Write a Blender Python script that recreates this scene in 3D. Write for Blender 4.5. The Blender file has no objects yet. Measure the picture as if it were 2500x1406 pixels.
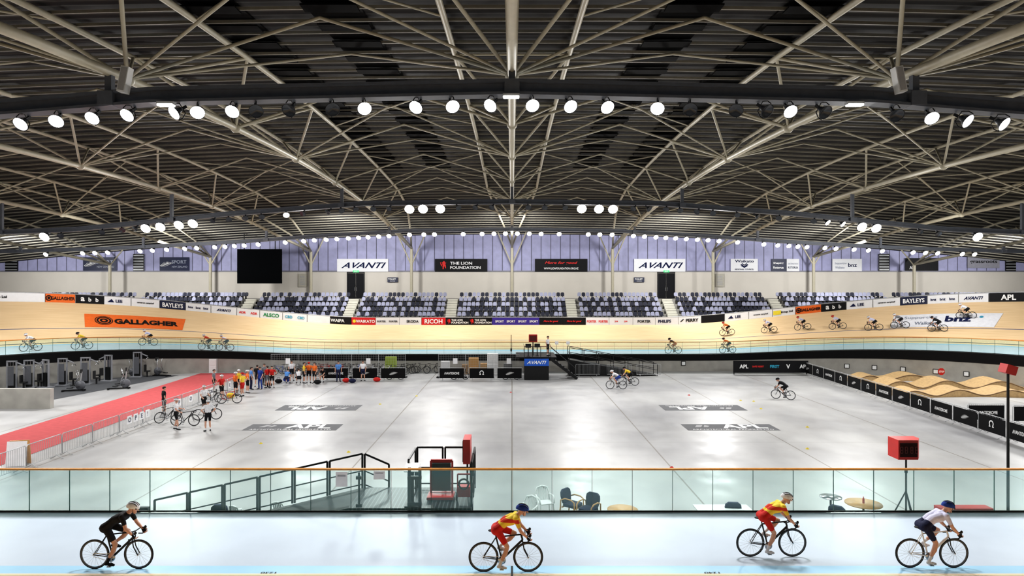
import bpy, math, random
import numpy as np
from mathutils import Vector, Matrix
random.seed(4)
F=1600.0; CZ=8.0
sc=bpy.context.scene; COL=sc.collection
def S(px,py,z=0.0):
    d=(CZ-z)*F/(py-703); return Vector(((px-1250)*d/F,d,z))
def D(px,py,d): return Vector(((px-1250)*d/F,d,CZ-(py-703)*d/F))
# ---------------------------------------------------------------- materials
def lin(c):
    return tuple(((x/255)/12.92 if x/255<=.04045 else ((x/255+.055)/1.055)**2.4) for x in c)
MC={}
def mat(name,col,rough=.5,metal=0,var=.06,scale=4,emit=0,spec=.5):
    if name in MC: return MC[name]
    m=bpy.data.materials.new(name); m.use_nodes=True; nt=m.node_tree; b=nt.nodes['Principled BSDF']
    c=lin(col)
    n=nt.nodes.new('ShaderNodeTexNoise'); n.inputs['Scale'].default_value=scale; n.inputs['Detail'].default_value=3
    t=nt.nodes.new('ShaderNodeTexCoord'); nt.links.new(t.outputs['Object'],n.inputs['Vector'])
    r=nt.nodes.new('ShaderNodeValToRGB')
    r.color_ramp.elements[0].position=.3; r.color_ramp.elements[1].position=.7
    r.color_ramp.elements[0].color=tuple(x*(1-var) for x in c)+(1,)
    r.color_ramp.elements[1].color=tuple(min(1,x*(1+var)) for x in c)+(1,)
    nt.links.new(n.outputs['Fac'],r.inputs['Fac']); nt.links.new(r.outputs['Color'],b.inputs['Base Color'])
    b.inputs['Roughness'].default_value=rough; b.inputs['Metallic'].default_value=metal
    b.inputs['Specular IOR Level'].default_value=spec
    if emit:
        b.inputs['Emission Color'].default_value=c+(1,); b.inputs['Emission Strength'].default_value=emit
        try: m.cycles.emission_sampling='NONE'
        except Exception: pass
    MC[name]=m; return m
class N:
    def __init__(s,name):
        s.m=bpy.data.materials.new(name); s.m.use_nodes=True; s.nt=s.m.node_tree; s.b=s.nt.nodes['Principled BSDF']; MC[name]=s.m
    def n(s,t,**k):
        x=s.nt.nodes.new(t)
        for a,b in k.items(): setattr(x,a,b)
        return x
    def l(s,a,b): s.nt.links.new(a,b)
    def math(s,op,a,b=None):
        x=s.n('ShaderNodeMath',operation=op)
        for i,v in enumerate((a,b)):
            if v is None: continue
            if isinstance(v,(int,float)): x.inputs[i].default_value=v
            else: s.l(v,x.inputs[i])
        return x.outputs[0]
    def mix(s,f,a,b):
        x=s.n('ShaderNodeMixRGB')
        for i,v in zip((0,1,2),(f,a,b)):
            if isinstance(v,(int,float)): x.inputs[i].default_value=v
            elif isinstance(v,tuple): x.inputs[i].default_value=v+(1,)
            else: s.l(v,x.inputs[i])
        return x.outputs[0]
    def noise(s,vec,scale,detail=4,lo=.3,hi=.7,c0=(0,0,0),c1=(1,1,1)):
        x=s.n('ShaderNodeTexNoise'); x.inputs['Scale'].default_value=scale; x.inputs['Detail'].default_value=detail
        s.l(vec,x.inputs['Vector']); r=s.n('ShaderNodeValToRGB')
        r.color_ramp.elements[0].position=lo; r.color_ramp.elements[1].position=hi
        r.color_ramp.elements[0].color=c0+(1,); r.color_ramp.elements[1].color=c1+(1,)
        s.l(x.outputs['Fac'],r.inputs['Fac']); return r.outputs['Color']
    def near(s,val,c,w):
        return s.math('LESS_THAN',s.math('ABSOLUTE',s.math('SUBTRACT',val,c)),w)
def stripes(name,axis,period,width,cA,cB,rough=.5,metal=0,spec=.5):
    k=N(name); t=k.n('ShaderNodeTexCoord'); sp=k.n('ShaderNodeSeparateXYZ'); k.l(t.outputs['Object'],sp.inputs[0])
    v=k.math('PINGPONG',sp.outputs[axis],period/2)
    f=k.math('LESS_THAN',v,width/2)
    nz=k.noise(t.outputs['Object'],1.5,3,c0=(.9,.9,.9),c1=(1.05,1.05,1.05))
    c=k.mix(f,lin(cA),lin(cB)); mm=k.n('ShaderNodeMixRGB',blend_type='MULTIPLY'); mm.inputs[0].default_value=1
    k.l(c,mm.inputs[1]); k.l(nz,mm.inputs[2]); k.l(mm.outputs[0],k.b.inputs['Base Color'])
    k.b.inputs['Roughness'].default_value=rough; k.b.inputs['Metallic'].default_value=metal; k.b.inputs['Specular IOR Level'].default_value=spec
    return k.m
# concrete floor
k=N('polished_concrete'); t=k.n('ShaderNodeTexCoord'); O=t.outputs['Object']; sp=k.n('ShaderNodeSeparateXYZ'); k.l(O,sp.inputs[0])
big=k.noise(O,.09,5,.35,.65,lin((158,158,160)),lin((186,186,185)))
mp=k.n('ShaderNodeMapping'); mp.inputs['Scale'].default_value=(.9,.3,1); k.l(O,mp.inputs[0])
fin=k.noise(mp.outputs[0],.55,8,.25,.75,(.8,.8,.81),(1.1,1.1,1.09))
mm=k.n('ShaderNodeMixRGB',blend_type='MULTIPLY'); mm.inputs[0].default_value=1; k.l(big,mm.inputs[1]); k.l(fin,mm.inputs[2])
jx=k.math('LESS_THAN',k.math('PINGPONG',sp.outputs[0],3.55),.035)
jm=k.math('LESS_THAN',k.math('PINGPONG',k.math('ADD',sp.outputs[1],2.0),6.0),.025)
c=k.mix(k.math('MULTIPLY',jm,.35),mm.outputs[0],lin((120,118,114)))
c=k.mix(k.math('MULTIPLY',jx,.75),c,lin((104,96,84)))
k.l(c,k.b.inputs['Base Color']); k.b.inputs['Specular IOR Level'].default_value=.4
rg=k.noise(O,.6,4,.3,.7,(.3,.3,.3),(.46,.46,.46)); k.l(rg,k.b.inputs['Roughness']); M_FLOOR=k.m
# wood track
k=N('track_pine'); t=k.n('ShaderNodeTexCoord'); U=t.outputs['UV']; sp=k.n('ShaderNodeSeparateXYZ'); k.l(U,sp.inputs[0])
mp=k.n('ShaderNodeMapping'); mp.inputs['Scale'].default_value=(.25,60,1); k.l(U,mp.inputs[0])
w=k.noise(mp.outputs[0],2.0,3,.25,.75,lin((218,186,142)),lin((240,212,172)))
mp2=k.n('ShaderNodeMapping'); mp2.inputs['Scale'].default_value=(.12,3,1); k.l(U,mp2.inputs[0])
w2=k.noise(mp2.outputs[0],1.5,3,.3,.7,(.93,.92,.9),(1.03,1.03,1.03))
mm=k.n('ShaderNodeMixRGB',blend_type='MULTIPLY'); mm.inputs[0].default_value=1; k.l(w,mm.inputs[1]); k.l(w2,mm.inputs[2])
V=sp.outputs[1]
c=k.mix(k.near(V,.035,.006),mm.outputs[0],lin((40,40,45)))
c=k.mix(k.near(V,.13,.006),c,lin((170,60,50)))
c=k.mix(k.near(V,.36,.006),c,lin((70,80,120)))
k.l(c,k.b.inputs['Base Color']); k.b.inputs['Roughness'].default_value=.5; k.b.inputs['Specular IOR Level'].default_value=.3; M_WOOD=k.m
M_APRON=mat('apron_paint',(186,196,209),.42,0,.04,.7,spec=.4)
M_BLUE=mat('pale_blue_band',(150,194,220),.42,0,.04,1)
M_CONC=mat('raw_concrete',(164,162,156),.75,0,.12,1.2)
M_BLACK=mat('black_fascia',(16,16,18),.7,0,.1,spec=.2)
M_TRUSS=mat('cream_painted_steel',(184,178,158),.45,0,.05)
M_PURL=mat('galvanised_purlin',(140,136,124),.55,.0,.08)
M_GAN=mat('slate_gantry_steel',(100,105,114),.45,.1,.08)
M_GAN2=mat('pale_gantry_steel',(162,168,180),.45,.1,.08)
M_DECK=stripes('roof_deck_charcoal',1,.42,.10,(38,37,38),(66,64,62),.7,0,.2)
M_DPAN=stripes('dark_roof_panel',1,.84,.2,(6,6,7),(16,16,17),.8,0,.1)
M_WLOW=mat('beige_wall_paint',(208,203,194),.7,0,.03,.5)
M_WUP=stripes('lilac_wall_cladding',0,1.33,.10,(168,169,204),(86,86,108),.6)
M_TERR=mat('terrace_concrete',(150,148,142),.8,0,.08)
M_STAIR=stripes('stair_tread_nosing',2,.29,.05,(200,198,186),(120,118,110),.7)
M_WHITE=mat('white_vinyl',(228,229,232),.5,0,.02)
M_LENS=mat('lit_lamp_lens',(255,252,246),.3,emit=14)
M_LENSU=mat('unlit_lamp_lens',(60,64,70),.15,0,.1)
M_HOUS=mat('lamp_housing',(58,60,64),.4,.4,.1)
M_CHROME=mat('polished_aluminium',(190,192,196),.25,.9,.04)
M_GALV=mat('galvanised_tube',(176,178,180),.45,.3,.06)
M_BLKM=mat('black_powder_coated_steel',(18,19,21),.45,.0,.1,spec=.4)
M_RED=mat('red_enamel',(182,34,30),.4,0,.06)
M_RAIL=mat('varnished_wood_handrail',(206,142,66),.35,0,.1,8)
M_NAVY=mat('navy_fabric',(30,34,66),.8,0,.12)
M_BEECH=mat('beech_wood',(196,152,96),.45,0,.1,9)
M_PLAST=mat('white_plastic',(232,234,234),.4,0,.02)
def glassmat(name,tint,fac):
    m=bpy.data.materials.new(name); m.use_nodes=True; nt=m.node_tree
    nt.nodes.remove(nt.nodes['Principled BSDF']); o=nt.nodes['Material Output']
    tr=nt.nodes.new('ShaderNodeBsdfTransparent'); tr.inputs[0].default_value=tint+(1,)
    g=nt.nodes.new('ShaderNodeBsdfGlossy'); g.inputs['Roughness'].default_value=.03; g.inputs[0].default_value=(.9,1,.98,1)
    fr=nt.nodes.new('ShaderNodeFresnel'); fr.inputs[0].default_value=1.45
    a=nt.nodes.new('ShaderNodeMath'); a.operation='MULTIPLY'; a.inputs[1].default_value=fac; nt.links.new(fr.outputs[0],a.inputs[0])
    mx=nt.nodes.new('ShaderNodeMixShader'); nt.links.new(a.outputs[0],mx.inputs[0]); nt.links.new(tr.outputs[0],mx.inputs[1]); nt.links.new(g.outputs[0],mx.inputs[2])
    df=nt.nodes.new('ShaderNodeBsdfDiffuse'); df.inputs[0].default_value=(.6,.88,.86,1)
    m2=nt.nodes.new('ShaderNodeMixShader'); m2.inputs[0].default_value=.08
    nt.links.new(mx.outputs[0],m2.inputs[1]); nt.links.new(df.outputs[0],m2.inputs[2]); nt.links.new(m2.outputs[0],o.inputs[0])
    MC[name]=m; return m
M_GLASS=glassmat('balustrade_glass',(.9,.975,.96),.8)
M_GEDGE=mat('green_glass_edge',(86,128,122),.3)
# ---------------------------------------------------------------- mesh builder
class MB:
    def __init__(s): s.v=[];s.f=[];s.m=[];s.sm=[]
    def add(s,vs,fs,m=0,smooth=False):
        o=len(s.v); s.v+=[tuple(v) for v in vs]; s.f+=[tuple(i+o for i in f) for f in fs]
        s.m+=[m]*len(fs); s.sm+=[smooth]*len(fs); return s
    def box(s,c,size,m=0,M=None):
        c=Vector(c); x,y,z=[q/2 for q in size]; vs=[]
        for a in(-x,x):
            for b in(-y,y):
                for d in(-z,z):
                    p=Vector((a,b,d)); p=M@p if M else p; vs.append(c+p)
        return s.add(vs,[(0,1,3,2),(4,6,7,5),(0,4,5,1),(2,3,7,6),(0,2,6,4),(1,5,7,3)],m)
    def beam(s,p1,p2,w,h,m=0,up=Vector((0,0,1))):
        p1=Vector(p1);p2=Vector(p2);d=(p2-p1).normalized(); r=d.cross(up)
        if r.length<1e-4: r=Vector((1,0,0))
        r.normalize(); u=r.cross(d)
        vs=[p+r*a*w/2+u*b*h/2 for p in(p1,p2) for a,b in((-1,-1),(1,-1),(1,1),(-1,1))]
        return s.add(vs,[(0,1,2,3),(7,6,5,4),(0,4,5,1),(1,5,6,2),(2,6,7,3),(3,7,4,0)],m)
    def tube(s,p1,p2,r1,r2=None,n=8,m=0,caps=True):
        p1=Vector(p1);p2=Vector(p2); r2=r1 if r2 is None else r2
        d=p2-p1
        if d.length<1e-6: return s
        d.normalize(); a=d.orthogonal().normalized(); b=d.cross(a); vs=[]
        for p,r in((p1,r1),(p2,r2)):
            for i in range(n):
                t=2*math.pi*i/n; vs.append(p+a*math.cos(t)*r+b*math.sin(t)*r)
        fs=[(i,(i+1)%n,n+(i+1)%n,n+i) for i in range(n)]; s.add(vs,fs,m,n>5)
        if caps: s.add(vs,[tuple(range(n-1,-1,-1)),tuple(range(n,2*n))],m)
        return s
    def path(s,pts,r,n=6,m=0,closed=False):
        pts=[Vector(p) for p in pts]; L=len(pts); vs=[]; prev=None
        for i,p in enumerate(pts):
            if closed: d=pts[(i+1)%L]-pts[i-1]
            else: d=pts[min(i+1,L-1)]-pts[max(i-1,0)]
            d.normalize()
            if prev is None: a=d.orthogonal().normalized()
            else:
                a=prev-d*prev.dot(d); a.normalize()
            prev=a; b=d.cross(a)
            for j in range(n):
                t=2*math.pi*j/n; vs.append(p+a*math.cos(t)*r+b*math.sin(t)*r)
        fs=[]
        for i in range(L if closed else L-1):
            k2=(i+1)%L
            for j in range(n): fs.append((i*n+j,i*n+(j+1)%n,k2*n+(j+1)%n,k2*n+j))
        if not closed: fs+= [tuple(range(n-1,-1,-1)),tuple((L-1)*n+j for j in range(n))]
        return s.add(vs,fs,m,True)
    def ell(s,c,r,m=0,nu=14,nv=9,M=None,v0=0.0,v1=1.0):
        c=Vector(c); vs=[]
        for j in range(nv+1):
            ph=math.pi*(v0+(v1-v0)*j/nv)
            for i in range(nu):
                t=2*math.pi*i/nu; p=Vector((math.sin(ph)*math.cos(t)*r[0],math.sin(ph)*math.sin(t)*r[1],math.cos(ph)*r[2]))
                vs.append(c+(M@p if M else p))
        fs=[(j*nu+i,(j+1)*nu+i,(j+1)*nu+(i+1)%nu,j*nu+(i+1)%nu) for j in range(nv) for i in range(nu)]
        return s.add(vs,fs,m,True)
    def lathe(s,prof,c=(0,0,0),M=None,n=16,m=0):
        c=Vector(c); vs=[]
        for r,z in prof:
            for i in range(n):
                t=2*math.pi*i/n; p=Vector((r*math.cos(t),r*math.sin(t),z)); vs.append(c+(M@p if M else p))
        fs=[(j*n+i,j*n+(i+1)%n,(j+1)*n+(i+1)%n,(j+1)*n+i) for j in range(len(prof)-1) for i in range(n)]
        return s.add(vs,fs,m,True)
    def prism(s,pts,h,m=0,M=None,c=(0,0,0)):
        c=Vector(c); n=len(pts); vs=[]
        for z in(0,h):
            for x,y in pts:
                p=Vector((x,y,z)); vs.append(c+(M@p if M else p))
        return s.add(vs,[tuple(range(n-1,-1,-1)),tuple(range(n,2*n))]+[(i,(i+1)%n,n+(i+1)%n,n+i) for i in range(n)],m)
    def mesh(s,name,mats=()):
        me=bpy.data.meshes.new(name); me.from_pydata(s.v,[],s.f)
        me.polygons.foreach_set('material_index',s.m); me.polygons.foreach_set('use_smooth',s.sm)
        for x in mats: me.materials.append(x)
        me.update(); return me
def tag(o,label=None,cat=None,group=None,kind=None):
    if label: o['label']=label
    if cat: o['category']=cat
    if group: o['group']=group
    if kind: o['kind']=kind
    return o
def mk(name,mb,mats,parent=None,M=None,**k):
    me=mb.mesh(name,mats if isinstance(mats,(list,tuple)) else [mats]) if isinstance(mb,MB) else mb
    o=bpy.data.objects.new(name,me); COL.objects.link(o)
    if parent: o.parent=parent
    if M is not None: o.matrix_local=M
    return tag(o,**k)
def emp(name,M=None,parent=None,**k):
    o=bpy.data.objects.new(name,None); o.empty_display_size=.2; COL.objects.link(o)
    if parent: o.parent=parent
    if M is not None: o.matrix_local=M
    return tag(o,**k)
def T(loc,rz=0): return Matrix.Translation(Vector(loc))@Matrix.Rotation(rz,4,'Z')
def frameM(loc,fwd,up):
    fwd=Vector(fwd).normalized(); y=Vector(up).cross(fwd).normalized(); u=fwd.cross(y)
    M=Matrix((fwd,y,u)).transposed().to_4x4(); M.translation=Vector(loc); return M
# ---------------------------------------------------------------- lettering
TC={}
def glyphs(body,bold,shear,space=1.0):
    key=(body,bold,shear,space)
    if key in TC: return TC[key]
    cu=bpy.data.curves.new('t','FONT'); cu.body=body; cu.size=1; cu.offset=bold; cu.shear=shear; cu.space_character=space
    cu.resolution_u=3
    o=bpy.data.objects.new('t',cu); COL.objects.link(o)
    dg=bpy.context.evaluated_depsgraph_get(); me=bpy.data.meshes.new_from_object(o.evaluated_get(dg))
    v=[(a.co.x,a.co.y) for a in me.vertices]; f=[tuple(p.vertices) for p in me.polygons]
    bpy.data.objects.remove(o); bpy.data.curves.remove(cu); bpy.data.meshes.remove(me)
    xs=[a[0] for a in v]; ys=[a[1] for a in v]
    TC[key]=(v,f,min(xs),max(xs),min(ys),max(ys)); return TC[key]
def write(body,mapf,u,v,h,m,parent,w=None,bold=.02,shear=0,flip=False,space=1.0,name='lettering'):
    vs,fs,x0,x1,y0,y1=glyphs(body,bold,shear,space)
    sy=h/max(.01,(y1-y0)); sx=sy if w is None else w/(x1-x0)
    cx=(x0+x1)/2; cy=(y0+y1)/2; q=-1 if flip else 1
    mb=MB(); mb.add([mapf(u+q*(a-cx)*sx,v+q*(b-cy)*sy) for a,b in vs],fs)
    return mk(name,mb,m,parent)
def shape(pts,mapf,u,v,sz,m,parent,name='emblem',flip=False):
    q=-1 if flip else 1
    mb=MB()
    for poly in pts: mb.add([mapf(u+q*a*sz,v+q*b*sz) for a,b in poly],[tuple(range(len(poly)))])
    return mk(name,mb,m,parent)
def ringpts(r0,r1,a0=0,a1=360,n=18,cx=0,cy=0):
    out=[]
    for i in range(n):
        a=math.radians(a0+(a1-a0)*i/n); b=math.radians(a0+(a1-a0)*(i+1)/n)
        out.append([(cx+r0*math.cos(a),cy+r0*math.sin(a)),(cx+r1*math.cos(a),cy+r1*math.sin(a)),(cx+r1*math.cos(b),cy+r1*math.sin(b)),(cx+r0*math.cos(b),cy+r0*math.sin(b))])
    return out
FERN=[]
for i in range(11):
    t=i/10; x=-1+2*t; y=-.35+.9*t-.35*t*t; L=.42*math.sin(math.pi*min(1,.12+.9*t))+.05
    FERN.append([(x,y),(x+.13,y+.05),(x-.1+.2*t,y+L)]); FERN.append([(x,y),(x+.13,y+.03),(x+.35,y-L*.8)])
LION=[[(-.3,-.9),(-.05,-.9),(.0,-.45),(.2,-.2),(.3,-.7),(.5,-.7),(.45,.0),(.3,.35),(.55,.5),(.5,.62),(.25,.6),(.2,.9),(-.1,.95),(-.3,.7),(-.55,.75),(-.3,.45),(-.6,.2),(-.25,.15),(-.3,-.3)],[(-.45,-.3),(-.75,.1),(-.85,.7),(-.7,.7),(-.6,.2),(-.35,-.15)]]
OMEGA=ringpts(.55,.85,-50,230)+[[(-.9,-.85),(-.3,-.85),(-.3,-.6),(-.9,-.6)],[(.9,-.85),(.9,-.6),(.3,-.6),(.3,-.85)]]
# ---------------------------------------------------------------- track geometry
LS=21.5;R0=22.25;YC=40.95;PER=4*LS+2*math.pi*R0
def P(s,off):
    s=(s+PER/2)%PER-PER/2; sg=1 if s>=0 else -1; a=abs(s)
    if a<=LS: x,y,nx,ny=a,YC+R0,0,1
    elif a<=LS+math.pi*R0:
        th=(a-LS)/R0; nx,ny=math.sin(th),math.cos(th); x=LS+R0*nx; y=YC+R0*ny
    else: x=LS-(a-LS-math.pi*R0); y=YC-R0; nx,ny=0,-1
    return Vector((sg*(x+nx*off),y+ny*off)),Vector((sg*nx,ny))
def Bk(s):
    x=abs(P(s,10.5)[0].x); t=min(1,max(0,(x-16)/34)); return t*t*(3-2*t)
def OUT(b): return 11.3-1.4*b
def Zt(s,off):
    b=Bk(s); zi=1.6+b
    if off<=3.6: return zi+.35*b*max(0,off)/3.6
    zw=zi+.35*b+.06
    if off<=4.15: return zi+.35*b+.06*(off-3.6)/.55
    t=(off-4.15)/(OUT(b)-4.15); return zw+(3.8+3.0*b-zw)*t
def W3(s,off,dz=0):
    p,_=P(s,off); return Vector((p.x,p.y,Zt(s,off)+dz))
NS=448
ss=[-PER/2+PER*i/NS for i in range(NS)]
def strip(name,offs,m,parent,uv=False):
    vs=[];fs=[];uvs=[]
    n=len(offs)
    for s in ss:
        b=Bk(s)
        for o in offs:
            off=o if o<=4.15 else 4.15+(OUT(b)-4.15)*(o-4.15)
            vs.append(W3(s,off)); uvs.append((s,0 if o<=4.15 else o-4.15))
    for i in range(NS):
        k2=(i+1)%NS
        for j in range(n-1): fs.append((i*n+j,k2*n+j,k2*n+j+1,i*n+j+1))
    mb=MB(); mb.add(vs,fs,0,True); o=mk(name,mb,m,parent)
    if uv:
        L=o.data.uv_layers.new(name='UVMap')
        for p in o.data.polygons:
            wrap=p.vertices[0]//n==NS-1
            for li,vi in zip(p.loop_indices,p.vertices):
                a,bv=uvs[vi]
                if wrap and vi//n==0: a+=PER
                L.data[li].uv=(a,bv)
    return o
trk=emp('cycling_track',label='oval banked timber cycling track with pale painted inner apron',cat='cycling track')
strip('apron',[0,1.8,3.6],M_APRON,trk)
strip('blue_band',[3.6,4.15],M_BLUE,trk)
strip('timber_surface',[4.15]+[4.15+i/12 for i in range(1,13)],M_WOOD,trk,True)
def ringwall(name,off,z0f,z1f,m,parent,th=.15):
    vs=[];fs=[]
    for s in ss:
        p,_=P(s,off); q,_=P(s,off+th)
        vs+= [(p.x,p.y,z0f(s)),(p.x,p.y,z1f(s)),(q.x,q.y,z1f(s)),(q.x,q.y,z0f(s))]
    for i in range(NS):
        k2=(i+1)%NS
        for j in range(4): fs.append((i*4+j,i*4+(j+1)%4,k2*4+(j+1)%4,k2*4+j))
    mb=MB(); mb.add(vs,fs,0,False); return mk(name,mb,m,parent)
ringwall('retaining_wall',-.08,lambda s:0,lambda s:1.0+.75*Bk(s),M_CONC,trk)
ringwall('track_fascia',-.12,lambda s:1.0+.75*Bk(s),lambda s:1.58+1.0*Bk(s),M_BLACK,trk,.12)
# ---------------------------------------------------------------- survey of track surface
G=[]
for i in range(-260,261):
    s=i*.25
    for j in range(2,56):
        off=j*.2
        if off>OUT(Bk(s)): break
        p=W3(s,off); G.append((1250+p.x*F/p.y,703+(CZ-p.z)*F/p.y,s,off))
G=np.array(G)
def on_track(px,py):
    e=(G[:,0]-px)**2+(G[:,1]-py)**2; g=G[e.argmin()]; return float(g[2]),float(g[3])
def s_outer(px):
    lo,hi=-60.0,60.0
    for _ in range(40):
        md=(lo+hi)/2; p=W3(md,OUT(Bk(md)))
        if 1250+p.x*F/p.y<px: lo=md
        else: hi=md
    return lo
def bankmap(s0,t0,k,lift=.03):
    def f(u,v):
        s=s0+u*k; b=Bk(s); t=t0+v/7.2; off=4.15+(OUT(b)-4.15)*t
        return W3(s,off,lift)
    return f
def bankpatch(name,s0,t0,k,w,h,col,label):
    r=emp(name,label=label,cat='floor graphic'); f=bankmap(s0,t0,k,.03); mb=MB(); n=24; vs=[];fs=[]
    for i in range(n+1):
        u=-w/2+w*i/n
        for j in range(5): vs.append(f(u+.12*(j-2)/2,-h/2+h*j/4))
    for i in range(n):
        for j in range(4): fs.append((i*5+j,(i+1)*5+j,(i+1)*5+j+1,i*5+j+1))
    mb.add(vs,fs); mk('vinyl_panel',mb,col,r); return r,bankmap(s0,t0,k,.06)
M_OR=mat('orange_vinyl',(228,112,50),.6,spec=.2); M_INK=mat('black_ink',(24,22,22),.7,spec=.2); M_NAV=mat('navy_ink',(22,30,70),.7,spec=.2)
M_GINK=mat('grey_ink',(120,126,140),.7)
r,f=bankpatch('sponsor_floor_graphic',-34.4,.55,22.25/30.5,8.9,2.4,M_OR,'orange vinyl sponsor panel with black lettering on the banked timber')
write('GALLAGHER',f,1.0,-.1,.95,M_INK,r,w=5.8,bold=.05)
shape(ringpts(.2,.45)+ringpts(.6,.8)+ringpts(.9,1.0),f,-2.8,0,.8,M_INK,r)
r,f=bankpatch('sponsor_floor_graphic',37.9,.55,22.25/30.5,8.9,2.4,mat('white_floor_vinyl',(222,222,226),.65,spec=.2),'white vinyl sponsor panel with navy lettering on the banked timber')
write('bnz',f,1.2,.2,1.05,M_NAV,r,w=2.2,bold=.04); write('Supporting',f,-2.0,.5,.6,M_GINK,r,w=2.8,bold=.0)
write('Waikato',f,-1.5,-.5,.55,M_GINK,r,w=1.9); shape(ringpts(.0,.5,n=8),f,3.0,.5,.35,mat('teal_ink',(60,150,180)),r)
# ---------------------------------------------------------------- perimeter ad boards
adc={'w':M_WHITE,'o':M_OR,'k':mat('black_vinyl',(16,16,20),.6,spec=.3),'n':mat('navy_vinyl',(24,32,64),.5),'r':mat('red_vinyl',(205,32,38),.5),'p':mat('violet_vinyl',(66,50,150),.5)}
ink={'w':mat('white_ink',(240,240,240)),'k':M_INK,'n':M_NAV,'r':mat('red_ink',(214,40,36)),'g':mat('green_ink',(30,140,80)),'c':mat('cyan_ink',(50,160,190)),'p':mat('pale_grey_ink',(150,155,170)),'y':mat('yellow_ink',(235,215,60))}
ads=[(-70,110,'w',[('Group Ltd',.35,.3,'k',0)]),(110,184,'o',[('GALLAGHER',.58,.34,'k',0)]),(184,254,'k',[('a',.25,.4,'w',0),('b',.5,.4,'w',0),('b',.75,.4,'w',0)]),(254,320,'w',[('LEE',.55,.3,'n',0)]),(320,390,'w',[('cameron campbell',.5,.2,'k',.2)]),(390,453,'n',[('BAYLEYS',.5,.42,'w',0)]),(453,515,'w',[('bnz',.2,.25,'n',0),('bnz',.5,.25,'n',0),('bnz',.8,.25,'n',0)]),(515,578,'w',[('AVANTI',.5,.28,'n',.4)]),(578,634,'w',[('ADR',.25,.25,'r',0),('ADR',.75,.25,'r',0)]),(634,690,'w',[('ALSCO',.5,.4,'g',0)]),(690,750,'w',[('CBD',.25,.3,'c',0),('CBD',.75,.3,'c',0)]),(750,806,'w',[]),(806,858,'k',[('WAIPA',.35,.36,'w',0)]),(858,917,'r',[('WAIKATO',.58,.34,'w',0)]),(917,975,'w',[('PORTER',.25,.2,'k',0),('PORTER',.75,.2,'k',0)]),(975,1029,'w',[('SKODA',.6,.3,'k',0)]),(1029,1088,'r',[('RICOH',.5,.5,'w',0)]),(1088,1144,'k',[('THE LION\nFOUNDATION',.62,.5,'w',0)]),(1144,1201,'k',[('THE LION\nFOUNDATION',.62,.5,'w',0)]),(1201,1317,'p',[('SPORT',.16,.24,'w',0),('SPORT',.4,.24,'w',0),('SPORT',.64,.24,'w',0),('SPORT',.88,.24,'w',0)]),(1317,1373,'k',[('More for good',.5,.26,'r',.3)]),(1373,1430,'k',[('More for good',.5,.26,'r',.3)]),(1430,1487,'w',[('PORTER',.25,.22,'r',0),('PORTER',.75,.22,'r',0)]),(1487,1545,'w',[('joe',.3,.25,'r',0),('joe',.7,.25,'r',0)]),(1545,1600,'w',[('PORTER',.5,.3,'k',0)]),(1600,1656,'w',[('PHILIPS',.4,.34,'n',0)]),(1656,1712,'w',[('PERRY',.6,.36,'k',0)]),(1712,1769,'k',[]),(1769,1828,'w',[('LEE',.55,.3,'n',0)]),(1828,1886,'w',[('cameron campbell',.5,.2,'k',.2)]),(1886,1942,'w',[('Group Ltd',.6,.3,'k',0)]),(1942,2005,'o',[('GALLAGHER',.58,.34,'k',0)]),(2005,2066,'k',[('a',.25,.4,'w',0),('b',.5,.4,'w',0),('b',.75,.4,'w',0)]),(2066,2131,'w',[('LEE',.55,.3,'n',0)]),(2131,2198,'w',[('cameron campbell',.5,.2,'k',.2)]),(2198,2264,'n',[('BAYLEYS',.5,.42,'w',0)]),(2264,2340,'w',[('bnz',.2,.25,'n',0),('bnz',.5,.25,'n',0),('bnz',.8,.25,'n',0)]),(2340,2414,'w',[('AVANTI',.5,.3,'n',.4)]),(2414,2570,'k',[('APL',.32,.5,'w',0),('APL',.8,.5,'w',0)])]
cn={'w':'white','o':'orange','k':'black','n':'navy','r':'red','p':'violet'}
BH=.82
def boardmap(s,off_in,dz):
    b=Bk(s); p,_=P(s,OUT(b)-off_in); return Vector((p.x,p.y,3.8+3.0*b+dz))
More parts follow.
